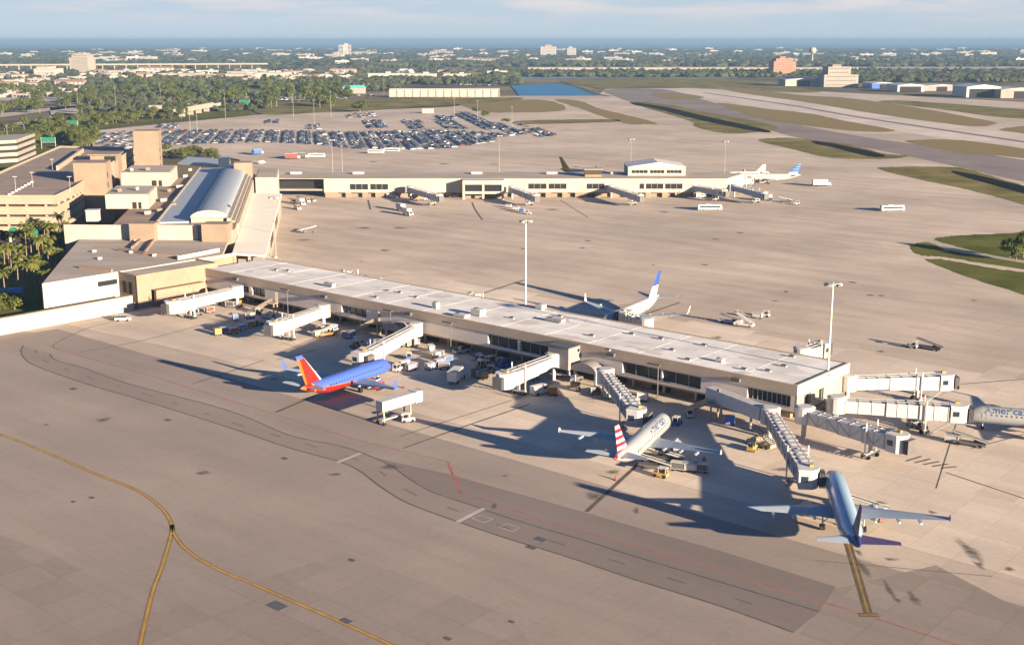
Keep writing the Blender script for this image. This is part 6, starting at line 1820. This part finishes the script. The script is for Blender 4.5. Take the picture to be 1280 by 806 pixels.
HM = [('pale house with a hipped roof', 'house_building', M_CREAM, ROOFT, 0), ('white house with a grey hipped roof', 'house_building', M_WHITE, M_BRIDGEG, 0), ('white flat roofed shop block', 'commercial_building', M_WHITE, M_STEEL, 1), ('cream flat roofed warehouse', 'commercial_building', M_CREAM, M_STEEL, 1), ('white apartment tower', 'apartment_building', M_WHITE, M_STEEL, 2), ('long pale apartment row', 'apartment_building', M_WHITE, ROOFT, 3)]
HO = []
def town(n, y0, y1, weights, where, x0=-60, x1=1340, smin=.8, smax=1.5):
    for _ in range(n):
        px = random.uniform(x0, x1); py = random.uniform(y0, y1)
        if py < 61.5: continue
        if y1 > 90 and px > 640: continue
        k = random.choices(range(6), weights)[0]
        lb, nm_, wm, rm, kind = HM[k]
        while len(HO) <= k: HO.append(None)
        if HO[k] is None:
            HO[k] = house(kind, wm).build(nm_, [wm, rm, M_GLASSB]); o = HO[k]
        else:
            o = HO[k].copy(); COL.objects.link(o)
        s = random.uniform(smin, smax)
        o.location = (*G(px, py), 0); o.scale = (s, s, s); o.rotation_euler = (0, 0, random.choice((0, 0, .1, -.15, 1.5, .6)))
        o['label'] = lb + ' ' + where; o['category'] = 'building'; o['group'] = 'distant buildings ' + where
town(150, 61.8, 71, (1, 4, 6, 3, .12, 2), 'close to the sea', smin=.9, smax=2.0)
town(80, 70, 80, (2, 5, 6, 4, 0, 1), 'in the town before the sea', smin=1.0, smax=1.7)
town(58, 90, 100, (2, 3, 3, 3, 0, 2), 'left of the pond', x0=-20, x1=620)
town(34, 97, 122, (2, 3, 3, 3, 0, 2), 'beyond the pale lots at far left', x0=-20, x1=110, smin=.6, smax=.9)
town(14, 96, 106, (2, 3, 2, 3, 0, 2), 'beyond the dark wood', x0=150, x1=480, smin=.6, smax=1.0)

# far woods that read as one mass
import bmesh
def woods(n, seed):
    rnd = random.Random(seed)
    bm = bmesh.new(); bmesh.ops.create_icosphere(bm, subdivisions=1, radius=1.0)
    bv = [v.co.copy() for v in bm.verts]; bf = [tuple(v.index for v in f.verts) for f in bm.faces]; bm.free()
    mb = MB()
    def clump(x, y, r, h):
        o = len(mb.v); sx = r * rnd.uniform(.7, 1.5); sy = r * rnd.uniform(.7, 1.3)
        for v in bv:
            k = rnd.uniform(.65, 1.25)
            mb.v.append((x + v.x * sx * k, y + v.y * sy * k, max(-1, h * .42 + v.z * h * .6 * k)))
        mi = 0 if rnd.random() < .7 else 1
        for f in bf:
            mb.f.append(tuple(q + o for q in f)); mb.m.append(mi)
    def band(n_, y0, y1, x0, x1, r0, r1, h0, h1):
        for _ in range(n_):
            px = rnd.uniform(x0, x1); py = rnd.uniform(y0, y1)
            x, y = G(px, py)
            clump(x, y, rnd.uniform(r0, r1), rnd.uniform(h0, h1))
    band(2600, 61.6, 68, -80, 1360, 18, 42, 8, 15)
    band(3600, 67, 82, -80, 1360, 9, 22, 7, 13)
    band(1500, 79, 84, 480, 1360, 8, 15, 8, 15)
    band(1400, 90, 97, 560, 1360, 6, 12, 7, 14)
    band(420, 96, 103, 1075, 1360, 6, 11, 7, 13)
    band(160, 97, 104, 985, 1100, 6, 11, 6, 10)
    band(480, 90, 122, -60, 330, 4, 9, 5, 10)
    band(500, 112, 140, 110, 340, 3, 6, 5, 9)
    band(700, 100, 114, 150, 500, 5, 10, 6, 12)
    band(420, 98, 106, 470, 650, 5, 9, 6, 12)
    band(500, 84, 98, -60, 560, 6, 13, 6, 11)
    return mb
wm = woods(1, 5)
setting(wm.build('far_woods', [M_FAR, mat('far_woods_pale', (.028, .036, .020), 1, .3, .01, spec=0, col2=(.062, .064, .030))]), 'stuff')

# ------------------------------------------------------------------ haze
hz = MB()
hz.add([(x, y, z) for z in (-2.0, 96.0) for x, y in ((-66000, -900), (66000, -900), (66000, 125000), (-66000, 125000))], [(0, 3, 2, 1), (4, 5, 6, 7), (0, 1, 5, 4), (1, 2, 6, 5), (2, 3, 7, 6), (3, 0, 4, 7)])
hm = bpy.data.materials.new('haze_air'); hm.use_nodes = True
hn = hm.node_tree; hn.nodes.clear()
ho = hn.nodes.new('ShaderNodeOutputMaterial'); hv = hn.nodes.new('ShaderNodeVolumePrincipled')
hv.inputs['Color'].default_value = (.19, .32, .50, 1)
hv.inputs['Density'].default_value = 9.0e-5
hv.inputs['Anisotropy'].default_value = 0.0
hn.links.new(hv.outputs[0], ho.inputs['Volume'])
setting(hz.build('haze', hm), 'stuff')
